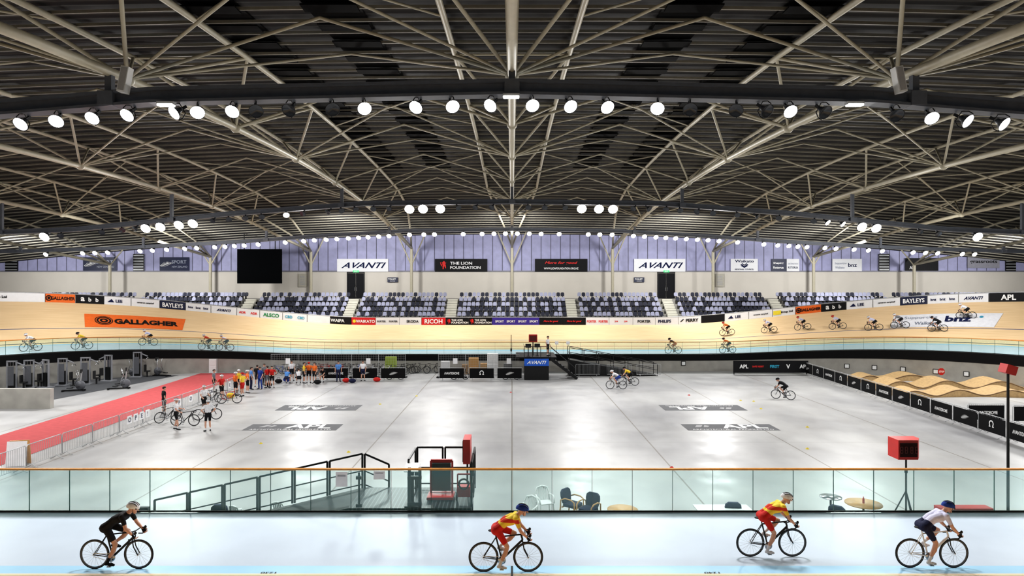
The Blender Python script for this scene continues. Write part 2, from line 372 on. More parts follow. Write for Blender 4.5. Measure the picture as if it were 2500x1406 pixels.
for a,bx,bg,tx in ads:
    s0,s1=s_outer(a),s_outer(bx); r=emp('advertising_board',T((0,0,0)),label='%s printed advertising board along the top of the track'%cn[bg],cat='advertising board',group='advertising boards around the track')
    n=max(2,int((s1-s0)/.5)); vs=[];fs=[]
    for i in range(n+1):
        s=s0+.02+(s1-s0-.04)*i/n
        vs+=[boardmap(s,.02,.0),boardmap(s,.02,BH),boardmap(s,-.04,BH),boardmap(s,-.04,.0)]
    for i in range(n):
        for j in range(4): fs.append((i*4+j,(i+1)*4+j,(i+1)*4+(j+1)%4,i*4+(j+1)%4))
    fs+=[(0,1,2,3),(n*4+3,n*4+2,n*4+1,n*4)]
    mk('board_panel',MB().add(vs,fs),adc[bg],r)
    kk=((boardmap(s1,0,0)-boardmap(s0,0,0)).length)/(s1-s0)
    mf=lambda u,v,s0=s0,kk=kk: boardmap(s0+u/kk,.06,v)
    Lw=(s1-s0)*kk
    for t_,u,h,c_,sh in tx:
        cnt=len(tx); mw=Lw/cnt*.8; hh=h*BH*1.25
        vs_,fs_,x0,x1,y0,y1=glyphs(t_,.03,sh); wn=hh/(y1-y0)*(x1-x0)
        write(t_,mf,u*Lw,BH*.5,hh if wn<mw else hh*mw/wn*1.2,ink[c_],r,w=min(mw,wn),bold=.03,shear=sh)
    if bg=='k' and tx and 'LION' in tx[0][0]: shape(LION,mf,.16*Lw,BH*.5,.3,ink['r'],r)
    if bg=='r' and tx[0][0]=='WAIKATO': shape(ringpts(0,.5,n=6),mf,.12*Lw,BH*.5,.4,ink['y'],r)
    if bg=='w' and tx and tx[0][0]=='Group Ltd': shape([[(-.9,-.5),(.9,-.5),(.9,.5),(-.9,.5)]],mf,(.1 if a<0 else .2)*Lw,BH*.5,.45,ink['y'],r)
    if bg=='o': shape(ringpts(0,.4)+ringpts(.6,.9),mf,.12*Lw,BH*.5,.3,M_INK,r)
    if tx and tx[0][0]=='LEE': shape([[(-1,-.5),(.2,.6),(1,-.5)]],mf,.25*Lw,BH*.5,.3,M_NAV,r)
    if tx and tx[0][0]=='PERRY': shape([[(-.8,-.4),(-.2,-.4),(.8,.5),(.2,.5)]],mf,.16*Lw,BH*.5,.3,M_INK,r)
tr=emp('perimeter_safety_rail',label='white tubular rail on the top edge of the track boards',cat='railing')
sA,sB=s_outer(-70),s_outer(2570)
mk('top_rail',MB().path([boardmap(sA+(sB-sA)*i/120,-.02,BH+.05) for i in range(121)],.045),M_GALV,tr)
mb=MB(); vs=[];fs=[]
for i in range(121):
    s=sA+(sB-sA)*i/120; vs+=[boardmap(s,-.05,.8),boardmap(s,-.12,.8)]; p=boardmap(s,-.12,0); vs+=[Vector((p.x,p.y,2.0))]
for i in range(120):
    for j in range(2): fs.append((i*3+j,(i+1)*3+j,(i+1)*3+j+1,i*3+j+1))
mk('track_back_support',mb.add(vs,fs),M_CONC,tr)
# ---------------------------------------------------------------- room shell
def zr(x,y): return 18.6-.0016*(y-45)**2-.0008*x*x
mk('floor',MB().box((0,42,-.1),(160,110,.2)),M_FLOOR,kind='structure')
mb=MB(); vs=[];fs=[]; NX,NY=32,24
for i in range(NX+1):
    for j in range(NY+1):
        x=-80+160*i/NX; y=-6+98*j/NY; vs.append((x,y,zr(x,y)))
for i in range(NX):
    for j in range(NY): a=i*(NY+1)+j; fs.append((a,a+1,a+NY+2,a+NY+1))
mk('ceiling',mb.add(vs,fs,0,True),M_DECK,kind='structure')
mb=MB(); WY=90.0
xs=[-78+156*i/24 for i in range(25)]
vs=[(x,WY,0) for x in xs]+[(x,WY,10.3) for x in xs]; mb.add(vs,[(i,i+1,26+i,25+i) for i in range(24)],0)
vs=[(x,WY,10.3) for x in xs]+[(x,WY,zr(x,WY)+.02) for x in xs]; mb.add(vs,[(i,i+1,26+i,25+i) for i in range(24)],1)
mk('wall_north',mb,[M_WLOW,M_WUP],kind='structure')
for nm,x in(('wall_west',-78.0),('wall_east',78.0)):
    mb=MB(); ys=[-6+96*i/12 for i in range(13)]
    mb.add([(x,y,0) for y in ys]+[(x,y,10.3) for y in ys],[(i,i+1,14+i,13+i) for i in range(12)],0)
    mb.add([(x,y,10.3) for y in ys]+[(x,y,zr(x,y)) for y in ys],[(i,i+1,14+i,13+i) for i in range(12)],1)
    mk(nm,mb,[M_WLOW,mat('lilac_side_wall',(150,150,192),.6)],kind='structure')
mk('trim_1',MB().box((0,WY-.08,10.3),(156,.12,.16)),mat('grey_trim',(130,130,140)),kind='structure')
# ---------------------------------------------------------------- terraces and seats
ROW0=77.0; PR=.93; RI=.58; FZ=3.1
mb=MB()
prof=[(75.9,0),(75.9,FZ)]
for k_ in range(1,7): y0=ROW0-.35+PR*k_; prof+=[(y0,FZ+RI*(k_-1)),(y0,FZ+RI*k_)]
prof+=[(89.7,FZ+RI*6),(89.7,0)]
n=len(prof); mb.add([(-77,y,z) for y,z in prof]+[(77,y,z) for y,z in prof],[(i,(i+1)%n,n+(i+1)%n,n+i) for i in range(n)])
mk('seating_terrace',mb,M_TERR,label='stepped grey concrete seating terrace behind the track',cat='terrace')
aisl=(305,598,855,1102,1395,1637,1902,2205)
ax=[(a-1250)*80/F for a in aisl]
for x in ax:
    mb=MB()
    for k_ in range(12):
        z=FZ+.02+RI/2*(k_+1); y=ROW0-.35+PR/2*(k_); mb.box((x,y+PR*.25+.2,(z+FZ-.5)/2),(1.25,PR/2+.4,z-FZ+.5))
    mk('aisle_stair',mb,M_STAIR,label='pale concrete aisle stair between seat blocks',cat='stairs',group='aisle stairs in the stand')
def seatmesh(name,m):
    mb=MB()
    pts=[(-.21,0),(.21,0),(.235,.22),(.2,.38),(.11,.45),(-.11,.45),(-.2,.38),(-.235,.22)]
    Mb=Matrix.Rotation(math.radians(80),4,'X')
    mb.prism(pts,.045,0,Mb,(0,.22,.42)); mb.box((0,0,.42),(.44,.44,.05)); mb.box((0,0,.2),(.08,.3,.42),1)
    return mb.mesh(name,[m,M_BLKM])
M_SL=mat('lilac_grey_seat_plastic',(156,158,178),.6,spec=.3); M_SD=mat('charcoal_seat_plastic',(46,48,62),.6,spec=.3)
sm=[seatmesh('stadium_seat_light',M_SL),seatmesh('stadium_seat_dark',M_SD)]
pos=[]
for k_ in range(8):
    x=-62.0
    while x<62:
        x+=.53
        if any(abs(x-a)<.85 for a in ax): continue
        if k_==7 and abs(x)<33: continue
        pos.append((x,ROW0+PR*k_,FZ+RI*min(k_,6),random.random()<.45))
bl=[]
for i in range(161):
    s=sA+(sB-sA)*i/160; p=boardmap(s,0,BH); bl.append((p.x/p.y,(CZ-p.z)/p.y))
bx_=np.array([a for a,_ in bl]); by_=np.array([b for _,b in bl])
vis=[]
for x,y,z,d in pos:
    lim=np.interp(x/y,bx_,by_)
    if (CZ-(z+.86))/y<lim: vis.append((x,y,z,d))
vis.sort(key=lambda q:(q[0]**2+q[1]**2))
for x,y,z,d in vis[:300]:
    o=bpy.data.objects.new('stadium_seat',sm[1 if d else 0]); COL.objects.link(o); o.location=(x,y,z)
    tag(o,'%s plastic stadium seat on the terrace'%('charcoal' if d else 'lilac-grey'),'seat','stadium seats on the terrace')
mb=MB(); bv=[[v.co.copy() for v in m_.vertices] for m_ in sm]; bf=[[tuple(p.vertices) for p in m_.polygons] for m_ in sm]; bm=[[p.material_index for p in m_.polygons] for m_ in sm]
for x,y,z,d in vis[300:]:
    o_=len(mb.v); i=1 if d else 0
    mb.v+=[(v.x+x,v.y+y,v.z+z) for v in bv[i]]; mb.f+=[tuple(a+o_ for a in f_) for f_ in bf[i]]
    mb.m+=[2 if q else i for q in bm[i]]; mb.sm+=[False]*len(bf[i])
mk('stadium_seat_rows',mb,[M_SL,M_SD,M_BLKM],label='rows of grey and charcoal plastic stadium seats',cat='seats',kind='stuff')
# ---------------------------------------------------------------- far wall: doors, signs
def sign(name,x1,y1,x2,y2,d,bg,texts,label,cat='sign',group=None,th=.06,shapes=()):
    a=D(x1,y2,d); b=D(x2,y1,d); w=b.x-a.x; h=b.z-a.z
    r=emp(name,T(((a.x+b.x)/2,d,a.z)),label=label,cat=cat,group=group)
    mk('panel',MB().box((0,0,h/2),(w,th,h)),bg,r)
    mf=lambda u,v: Vector((u,-th/2-.02,v))
    for t_,u,v,hh,c_,sh,mw in texts: write(t_,mf,(u-.5)*w,v*h,hh*h,ink[c_] if isinstance(c_,str) else c_,r,w=mw*w,bold=.02,shear=sh)
    for pts,u,v,sz,c_ in shapes: shape(pts,mf,(u-.5)*w,v*h,sz*h,ink[c_],r)
    return r
WD=89.8; bg_='hanging banners on the upper wall'
for x in(203,390): sign('wall_banner',x,628,x+81 if x<300 else 462,661,WD,adc['n'],[('SPORT',.66,.66,.26,'p',0,.5),('NEW ZEALAND',.68,.3,.14,'p',0,.52)],'navy banner with silver fern emblem and lettering','banner',bg_,shapes=[(FERN,.22,.5,.42,'w')])
for x in(823,1548): sign('wall_banner',x,632,x+125,663,WD,M_WHITE,[('AVANTI',.52,.5,.45,'n',.45,.88)],'white banner with navy italic lettering','banner',bg_)
sign('wall_banner',1062,632,1190,663,WD,adc['k'],[('THE LION',.5,.66,.24,'w',0,.42),('FOUNDATION',.58,.32,.24,'w',0,.58)],'black banner with red lion emblem','banner',bg_,shapes=[(LION,.17,.5,.34,'r')])
sign('wall_banner',1306,632,1434,663,WD,adc['k'],[('More for good',.5,.68,.26,'r',.3,.62),('WWW.LIONFOUNDATION.ORG.NZ',.5,.25,.16,'w',0,.66)],'black banner with red and white lettering','banner',bg_)
sign('wall_banner',1784,632,1850,662,WD,M_WHITE,[('Waikato',.5,.82,.22,'n',0,.7),('REGIONAL COUNCIL',.5,.15,.12,'n',0,.7)],'white banner with navy council emblem','banner',bg_,shapes=[([[(-1,.2),(-.5,.5),(0,.1),(.5,.5),(1,.2),(1,-.1),(.5,.2),(0,-.2),(-.5,.2),(-1,-.1)],[(-1,-.2),(-.5,.1),(0,-.3),(.5,.1),(1,-.2),(0,-.8)]],.5,.5,.3,'n')])
sign('wall_banner',1884,632,1920,662,WD,adc['n'],[('Shaping',.45,.65,.2,'w',0,.7),('Rotorua',.45,.3,.2,'w',0,.7)],'navy banner with white lettering','banner',bg_)
sign('wall_banner',1920.5,632,1951,662,WD,M_WHITE,[('ROTORUA',.5,.3,.18,'n',0,.8),('DESTINATION',.5,.6,.12,'p',0,.8)],'white banner with navy lettering','banner',bg_)
sign('wall_banner',2032,632,2104,662,WD,M_WHITE,[('bnz',.68,.5,.32,'n',0,.3),('Supporting',.28,.62,.2,'p',0,.4),('Waikato',.25,.3,.2,'p',0,.32)],'white banner with navy and grey lettering','banner',bg_)
sign('wall_banner',2210,630,2290,661,WD,adc['k'],[('APL',.22,.25,.25,'w',0,.2)],'black banner with white lettering','banner',bg_)
sign('wall_banner',2362,626,2440,654,WD,mat('grey_banner',(150,150,160)),[('grassroots',.5,.5,.35,'k',0,.85)],'grey banner with dark lettering','banner',bg_)
for x in(946,1548): sign('toilet_sign',x,677,x+25,689,WD,adc['n'],[('TOILET',.45,.62,.34,'w',0,.75),('__',.5,.25,.08,'w',0,.5)],'small navy toilet sign with white lettering','sign','toilet signs')
i=0
for x in(848,1606):
    i+=1; a=D(x,712,WD); b=D(x+41,665,WD); r=emp('door_%d'%i,T(((a.x+b.x)/2,WD,6.6)),kind='structure'); w=b.x-a.x; h=b.z-6.6
    mk('door_frame',MB().box((-w/2,0,h/2),(.1,.16,h)).box((w/2,0,h/2),(.1,.16,h)).box((0,0,h),(w+.1,.16,.1)),M_BLKM,r)
    for q in(-1,1):
        dl=mk('door_leaf',MB().box((q*w/4,.02,(h-.1)/2),(w/2-.06,.08,h-.15)),mat('black_door',(22,23,28),.6,spec=.2),r)
        mk('handle',MB().tube((q*.12,-.07,1.0),(q*.12,-.07,1.5),.025),M_CHROME,dl)
    sign('exit_sign',x+14,660,x+28,665,WD-.1,mat('green_exit_sign',(60,170,110),emit=1.0),[('EXIT',.5,.5,.6,'w',0,.6)],'small green exit sign above the doors','sign','exit signs')
for x1,x2 in((12,43),(325,352),(2145,2171),(2455,2481)):
    a=D(x1,662,WD);b=D(x2,620,WD); mb=MB(); r=emp('louvre_vent',T(((a.x+b.x)/2,WD,a.z)),label='grey metal louvre vent in the upper wall',cat='vent',group='louvre vents')
    w=b.x-a.x;h=b.z-a.z
    mk('vent_frame',MB().box((0,.05,h/2),(w,.05,h)),M_BLKM,r)
    for q in range(6): mb.box((0,-.03,h*(q+.5)/6),(w*.9,.12,.12))
    mk('louvre_slats',mb,M_GALV,r)
for x1 in(728,1747): sign('wall_grille',x1,668,x1+21,700,WD,mat('pale_grille',(176,172,160)),[],'pale ventilation grille on the lower wall','vent','wall grilles',shapes=[([[(-.5,q),(.5,q),(.5,q+.06),(-.5,q+.06)] for q in (-.8,-.5,-.2,.1,.4,.7)],.5,.5,.4,'p')])
r=sign('display_screen',580,608,688,692,84.5,mat('black_screen',(7,8,10),.9,spec=.05),[],'large black video screen above the stand','screen',th=.25)
mk('screen_hanger',MB().tube((-2,0,4.3),(-2,0,6.4),.06),M_BLKM,r); mk('screen_hanger',MB().tube((2,0,4.3),(2,0,6.4),.06),M_BLKM,r)
# ---------------------------------------------------------------- roof steel
unit=MB().tube((0,0,0),(0,0,1),1,1,8).mesh('steel_tube',[M_TRUSS])
def member(name,p1,p2,r,parent):
    o=bpy.data.objects.new(name,unit); COL.objects.link(o); o.parent=parent
    d=Vector(p2)-Vector(p1); q=d.to_track_quat('Z','Y')
    o.matrix_local=Matrix.Translation(Vector(p1))@q.to_matrix().to_4x4()@Matrix.Diagonal((r,r,d.length,1)); return o
YN=[-4,5,14,23,32,41,50,59,68]
def zb(x,y): return zr(x,y)-2.35
for X in(-54,-40.5,-27,-13.5,0,13.5,27,40.5,54):
    o0=Vector((X,88,13.5-.0008*X*X))
    r=emp('roof_truss',T(o0),label='cream tubular triangular steel roof truss spanning the hall',cat='roof truss',group='main roof trusses')
    L=lambda p:Vector(p)-o0
    bot=[(X,y,zb(X,y)) for y in [-4+4.5*i for i in range(17)]]+[(X,78,zb(X,78)-.1),(X,88,o0.z)]
    mk('bottom_chord',MB().path([L(p) for p in bot],.17,8),M_TRUSS,r)
    for q in(-1,1):
        top=[(X+q*2.4,y,zr(X,y)-.3) for y in [-4+4.5*i for i in range(16)]]+[(X+q*2.1,70,zr(X,70)-.35),(X+q*1.5,76,zr(X,76)-.6),(X+q*.8,82,zr(X,82)-1.1),(X,88,o0.z+.05)]
        mk('top_chord',MB().path([L(p) for p in top],.12,8),M_TRUSS,r)
    tn=[y+4.5 for y in YN]
    for y in YN:
        bp=L((X,y,zb(X,y)))
        for q in(-1,1):
            for yy in(y-4.5,y+4.5):
                if yy<-4 or yy>74: continue
                hw=2.4 if yy<70 else 1.75
                member('web_member',bp,L((X+q*hw,yy,zr(X,yy)-.32)),.07,r)
        mk('node_plate',MB().ell(bp,(.26,.26,.26),0,10,6),M_TRUSS,r)
    for yy in tn:
        if yy<70: member('tie_member',L((X-2.4,yy,zr(X,yy)-.32)),L((X+2.4,yy,zr(X,yy)-.32)),.05,r)
    cb=6.62; c_=emp('roof_column',T((X,88,cb)),label='cream tubular steel column with forked head against the wall',cat='column',group='columns along the wall')
    mk('shaft',MB().tube((0,0,0),(0,0,o0.z-cb),.2,.2,12),M_TRUSS,c_)
    mk('base_plate',MB().box((0,0,.03),(.6,.6,.06)),M_GALV,c_)
    for q in(-1,1): mk('fork_arm',MB().tube((0,0,4.4),(q*1.9,0,zr(X+q*1.9,88)-cb-.15),.09),M_TRUSS,c_)
XS=[-67.5,-54,-40.5,-27,-13.5,0,13.5,27,40.5,54,67.5]
for i in range(len(XS)-1):
    xa,xb=XS[i],XS[i+1]; xm=(xa+xb)/2
    for j,y in enumerate(YN):
        if y<5: continue
        o0=Vector((xm,y,zr(xm,y)-.3)); L=lambda p:Vector(p)-o0
        r=emp('lateral_brace',T(o0),label='slender cream tubular bracing between roof trusses',cat='roof bracing',group='lateral roof braces')
        for xx in(xa,xb):
            if abs(xx)>60: continue
            member('brace_strut',L((xx,y,zb(xx,y))),L((xm,y,zr(xm,y)-.3)),.065,r)
            if j%2==1:
                for dy in(-9,9):
                    if -4<=y+dy<=70: member('brace_strut',L((xx,y,zb(xx,y))),L((xm,y+dy*.5,zr(xm,y+dy*.5)-.25)),.055,r)
        y2=y+9
        if j%2==0 and y2<=72:
            member('diagonal_rod',L((xa+2.4,y,zr(xa,y)-.3)),L((xb-2.4,y2,zr(xb,y2)-.3)),.045,r)
            member('diagonal_rod',L((xb-2.4,y,zr(xb,y)-.3)),L((xa+2.4,y2,zr(xa,y2)-.3)),.045,r)
y=3.0; gp='roof purlins'
while y<89:
    mb=MB(); pts=[(x,y,zr(x,y)-.12) for x in [-76+8*i for i in range(20)]]
    for a,b in zip(pts[:-1],pts[1:]): mb.beam(a,b,.06,.11)
    mk('roof_purlin',mb,M_PURL,label='galvanised steel purlin under the dark roof deck',cat='purlin',group=gp); y+=1.3
for X in(-10.3,-6.2,6.2,10.3):
    mb=MB(); ys=[18+3*i for i in range(14)]; vs=[];w=.95
    for y in ys: vs+=[(X-w,y,zr(X,y)-.045),(X+w,y,zr(X,y)-.045)]
    mb.add(vs,[(2*i,2*i+1,2*i+3,2*i+2) for i in range(len(ys)-1)])
    for q in range(0,38,2):
        y=18.35+q*1.0; mb.box((X,y,zr(X,y)-.2),(1.9,.62,.05))
    mk('roof_light_strip',mb,M_DPAN,label='black glazed strip running down the roof deck',cat='rooflight',group='dark roof strips')
# ---------------------------------------------------------------- light gantries
def gantry(pts,d,w,h,m,label):
    r=emp('lighting_gantry',T((0,d,0)),label=label,cat='lighting gantry',group='lighting gantries')
    mb=MB()
    for a,b in zip(pts[:-1],pts[1:]):
        A=Vector((a[0],0,a[1]));B_=Vector((b[0],0,b[1]))
        mb.beam(A+Vector((0,0,h/2)),B_+Vector((0,0,h/2)),w,h*.22); mb.beam(A-Vector((0,0,h/2)),B_-Vector((0,0,h/2)),w,h*.22); mb.beam(A,B_,w*.25,h)
    mk('beam',mb,m,r)
    for x in(-54,-40.5,-27,-13.5,0,13.5,27,40.5,54):
        if pts[0][0]<x<pts[-1][0]:
            z=np.interp(x,[p[0] for p in pts],[p[1] for p in pts]); mk('hanger',MB().box((x,0,(z+zb(x,d))/2),(.22,.22,zb(x,d)-z)).box((x,-.02,z),(.5,w+.05,h*1.15)),m,r)
    return lambda x: float(np.interp(x,[p[0] for p in pts],[p[1] for p in pts]))
def mir(l): return [(-a,b) for a,b in reversed(l) if a!=0]
def full(l): l=sorted(l); return l+mir(l)
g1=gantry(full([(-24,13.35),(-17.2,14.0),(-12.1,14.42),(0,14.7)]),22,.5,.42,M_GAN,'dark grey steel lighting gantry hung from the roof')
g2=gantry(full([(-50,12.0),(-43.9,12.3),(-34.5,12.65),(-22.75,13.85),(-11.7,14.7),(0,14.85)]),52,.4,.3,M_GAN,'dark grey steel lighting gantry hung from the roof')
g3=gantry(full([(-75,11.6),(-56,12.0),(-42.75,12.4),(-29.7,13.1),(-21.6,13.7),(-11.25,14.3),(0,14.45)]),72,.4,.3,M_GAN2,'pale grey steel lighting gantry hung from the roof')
for x in(-12.75,12.75):
    q=emp('loudspeaker',T((x,21.6,14.55)),label='white wedge loudspeaker hung beside the gantry',cat='loudspeaker',group='white loudspeakers')
    Ms=Matrix.Rotation(.18 if x<0 else -.18,4,'Y')
    mk('cabinet',MB().box((0,0,.3),(.26,.3,.85),0,Ms),M_PLAST,q); mk('grille',MB().box((0,-.16,.3),(.2,.02,.75),0,Ms),mat('grey_speaker_grille',(170,170,170),.7),q)
housm=MB().lathe([(.02,-.34),(.09,-.33),(.11,-.2),(.2,-.1),(.26,0),(.275,.02),(.255,.02)],n=18).mesh('lamp_housing',[M_HOUS])
lensm=MB().lathe([(0.0,.045),(.12,.035),(.255,.0)],n=18).mesh('lamp_lens',[M_LENS]); lensu=MB().lathe([(0.0,-.1),(.12,-.08),(.25,.0)],n=18).mesh('unlit_lens',[M_LENSU])
yokem=MB().path([(0,.3,0),(0,.31,-.2),(0,.2,-.42),(0,-.2,-.42),(0,-.31,-.2),(0,-.3,0)],.02,6).box((0,0,-.5),(.08,.1,.2)).mesh('yoke',[M_BLKM])
joined={}
for nm,lm in(('lit',M_LENS),('unlit',M_LENSU)):
    mb=MB(); mb.lathe([(.02,-.3),(.1,-.28),(.2,-.1),(.26,0)],n=12); mb.lathe([(0.0,.03),(.25,.0)],n=12,m=1); mb.box((0,0,-.38),(.1,.1,.25)); joined[nm]=mb.mesh('floodlight_'+nm,[M_HOUS,lm])
def lamp(loc,aim,lit,detail,sc_=1.0):
    q=Vector(aim).to_track_quat('Z','Y').to_matrix().to_4x4(); M=Matrix.Translation(Vector(loc))@q@Matrix.Scale(sc_,4)
    lb='round floodlight with %s lens under the gantry'%('glowing white' if lit else 'dark unlit')
    if detail:
        r=emp('floodlight',M,label=lb,cat='floodlight',group='floodlights on the gantries')
        mk('lamp_housing',housm,None,r); mk('lens',lensm if lit else lensu,None,r); mk('yoke',yokem,None,r)
    else: mk('floodlight',joined['lit' if lit else 'unlit'],None,None,M,label=lb,cat='floodlight',group='floodlights on the gantries')
for px,py,l in [(50,313,1),(137,300,1),(225,293,1),(310,285,1),(425,275,1),(482,278,1),(567,277,1),(625,265,0),(705,265,0),(812,265,0),(890,268,1),(1015,260,1),(1105,263,1),(1197,255,1),(1300,255,1),(1393,262,1),(1483,260,1),(1605,268,1),(1685,265,0),(1797,268,0),(1873,268,0),(1930,280,1),(2015,283,0),(2190,288,0),(2275,293,1),(2363,302,1),(2452,315,1)]:
    p=D(px,py,21.8); p.z=g1(p.x)-.62; lamp(p,(random.uniform(-.45,.45),-.7,-.62),l,True,.88)
for px in(410,1248,2082):
    x=(px-1250)*21.7/F; r=emp('emergency_light',T((x,21.6,g1(x)-.36)),label='small rectangular white luminaire under the gantry',cat='luminaire',group='rectangular gantry luminaires')
    mk('body',MB().box((0,0,0),(.55,.22,.1)),M_GALV,r); mk('diffuser',MB().box((0,-.02,-.06),(.5,.2,.05)),M_LENS,r)
big=[110,357,393,1000,1033,1075,1420,1462,1496,2103,2138,2385]
for px in big+[438,472]:
    x=(px-1250)*51.7/F; lamp((x,51.6,g2(x)-.55),(0,-.8,-.55),True,False,1.5)
for px in [150,250,300,330,520,560,600,640,700,740,800,835,870,912,950,1120,1160,1200,1290,1330,1380,1545,1585,1625,1660,1700,1740,1800,1850,1900,1985,2020,2057,2245,2290]:
    x=(px-1250)*51.7/F; lamp((x,51.6,g2(x)-.5),(random.uniform(-.6,.6),-.6,-.6),px in(700,2020,2057),False,.95)
for px in [113,203,233,264,343,373,408,452,481,525,550,573,597,631,697,742,768,797,823,851,876,899,925,950,1000,1035,1061,1131,1177,1206,1234,1263,1292,1321,1365,1436,1464,1494,1546,1573,1601,1625,1649,1675,1702,1728,1755,1800,1864,1898,1925,1947,1969,2013,2040,2084,2119,2153,2228,2258,2288,2348,2378]:
    x=(px-1250)*71.7/F; lamp((x,71.6,g3(x)-.5),(0,-.8,-.55),True,False,1.0)
def area(x,y,z,e,tgt,size=1.6):
    l=bpy.data.lights.new('flood_and_wash_source','AREA'); l.shape='DISK'; l.size=size; l.energy=e; l.color=(1,.99,.975)
    o=bpy.data.objects.new('flood_and_wash_source',l); COL.objects.link(o); o.location=(x,y,z)
    o.rotation_euler=(Vector(tgt)-Vector((x,y,z))).to_track_quat('-Z','Y').to_euler()
for x in(-20,-7,7,20): area(x,22,g1(x)-.9,1450,(x,20,0),2.5)
for x in(-42,-26,-9,9,26,42): area(x,50,g2(x)-.9,1650,(x*.9,42,0),3)
for x in(-22,-7.5,7.5,22): area(x,70,g3(x)-.9,1500,(x,64,0),2.5)
for x in(-40,40): area(x*.95,57,13.2,900,(x,62,4),3)
for x in(-60,-40,-20,0,20,40,60): area(x,74.5,g3(x)-.2,1500,(x,90,8.5),2)  # added wall wash behind the gantry, no fixtures modelled; brightens the far wall
for x in(-34,34): area(x,34,12.8,1700,(x*.9,38,0),3)
w=bpy.data.worlds.new('hall_ambient'); sc.world=w; w.use_nodes=True
w.node_tree.nodes['Background'].inputs[0].default_value=(.85,.9,1,1); w.node_tree.nodes['Background'].inputs[1].default_value=.22
# ---------------------------------------------------------------- glass balustrades
def balustrade(s0,s1,npan,h,jw):
    for i in range(npan):
        a=s0+(s1-s0)*i/npan; b=s0+(s1-s0)*(i+1)/npan
        A=W3(a,.0);B_=W3(b,.0); d=(B_-A); e=d.normalized()*.004; A2=A+e;B2=B_-e
        nrm=Vector((-d.y,d.x,0)).normalized()*.008
        vs=[A2-nrm,B2-nrm,B2-nrm+Vector((0,0,h)),A2-nrm+Vector((0,0,h)),A2+nrm,B2+nrm,B2+nrm+Vector((0,0,h)),A2+nrm+Vector((0,0,h))]
        o_=A.copy(); mb=MB().add([v-o_ for v in vs],[(0,1,2,3),(7,6,5,4),(0,4,5,1),(2,6,7,3)]).add([v-o_ for v in vs],[(1,5,6,2),(3,7,4,0)],1)
        ed=d.normalized()*jw*.5
        for Q,sg in((A2,1),): mb.beam(Q+ed*sg-o_,Q+ed*sg+Vector((0,0,h))-o_,jw,.018,1,up=Vector((0,1,0)))
        mk('glass_panel',mb,[M_GLASS,M_GEDGE],None,T(o_),label='clear greenish glass balustrade panel at the inner track edge',cat='glass panel',group='glass balustrade panels')
    n=max(2,npan)
    mk('handrail',MB().path([W3(s0+(s1-s0)*i/n,0,h+.03) for i in range(n+1)],.035,8),M_RAIL,None,label='varnished timber handrail on top of the glass balustrade',cat='handrail',group='balustrade handrails')
    mk('base_channel',MB().path([W3(s0+(s1-s0)*i/n,0,.03) for i in range(n+1)],.03,4),M_BLKM,None,label='dark metal channel holding the glass panels',cat='glazing channel',group='glazing channels')
sN=PER/2
balustrade(sN-19.5,sN+19.5,34,1.2,.011)
balustrade(-46,46,56,1.15,.012)
# ---------------------------------------------------------------- floor graphics
M_FW=mat('floor_white_paint',(240,240,240),.6,spec=.2)
def floorpatch(x1,x2,y1,y2,flip):
    cx,cy=(x1+x2)/2,(y1+y2)/2; w=x2-x1; h=y2-y1
    r=emp('floor_logo',T((cx,cy,0)),label='grey painted floor panel with white sponsor letters',cat='floor graphic',group='painted floor logos')
    q=-1 if flip else 1
    mk('painted_panel',MB().add([(-w/2,-h/2,.006),(w/2,-h/2,.006),(w/2,h/2,.006),(-w/2,h/2,.006)],[(0,1,2,3)]),mat('dark_grey_floor_paint',(102,103,106),.7,spec=.2),r)
    mf=lambda u,v: Vector((u,v,.014))
    write('APL',mf,q*.85,q*.22,1.1,M_FW,r,w=2.6,bold=.03,flip=flip)
    write('ARCHITECTURAL PROFILES LTD',mf,0,-q*.62,.24,M_FW,r,w=4.6,flip=flip,bold=0)
    shape([[(-1,-.6),(-.3,-.6),(.2,.6),(-.5,.6)],[(0,-.6),(.5,-.6),(.9,.2),(.4,.6)]],mf,-q*1.5,q*.25,.5,mat('mid_grey_paint',(160,160,162),.7),r,flip=flip)
floorpatch(-15.2,-9.9,36.8,38.5,False); floorpatch(9.9,15.1,36.8,38.5,False); floorpatch(-15.5,-10.2,42.8,44.8,True); floorpatch(10.0,15.4,42.8,44.8,True)
M_REDC=mat('red_carpet',(180,84,86),.9,0,.08,3,spec=.2)
a=[(-27.3,27),(-22.9,27),(-24.6,61.5),(-29.2,61.5)]
mk('red_carpet_runner',MB().add([(x,y,.012) for x,y in a],[(0,1,2,3)]),M_REDC,label='long red rubber runner across the concrete floor',cat='runner')
mk('gym_floor_mat',MB().add([(x,y,.01) for x,y in[(-42,48),(-33,46),(-30.5,60),(-38,60)]],[(0,1,2,3)]),mat('dark_rubber_mat',(66,68,72),.7),label='dark rubber matting under the gym machines',cat='floor mat')
mk('low_wall',MB().box((-36.5,43.6,.66),(11.8,.35,1.32)),M_CONC,label='low raw concrete wall beside the gym area',cat='wall')
for px,py in((637,1083),(851,1104),(1640,1142),(1971,1096),(1971,1043),(1858,998),(1840,980),(928,987),(1017,967),(1247,958),(1682,965),(1808,978)):
    p=S(px,py); c_='red' if px in(1640,1247,1682) else 'yellow'
    mk('marker_cone',MB().lathe([(.1,0),(.09,.015),(.045,.06),(.03,.06)],n=14),M_RED if c_=='red' else mat('yellow_plastic',(212,192,60)),None,T(p),label='small %s disc marker cone on the floor'%c_,cat='marker cone',group='disc marker cones')
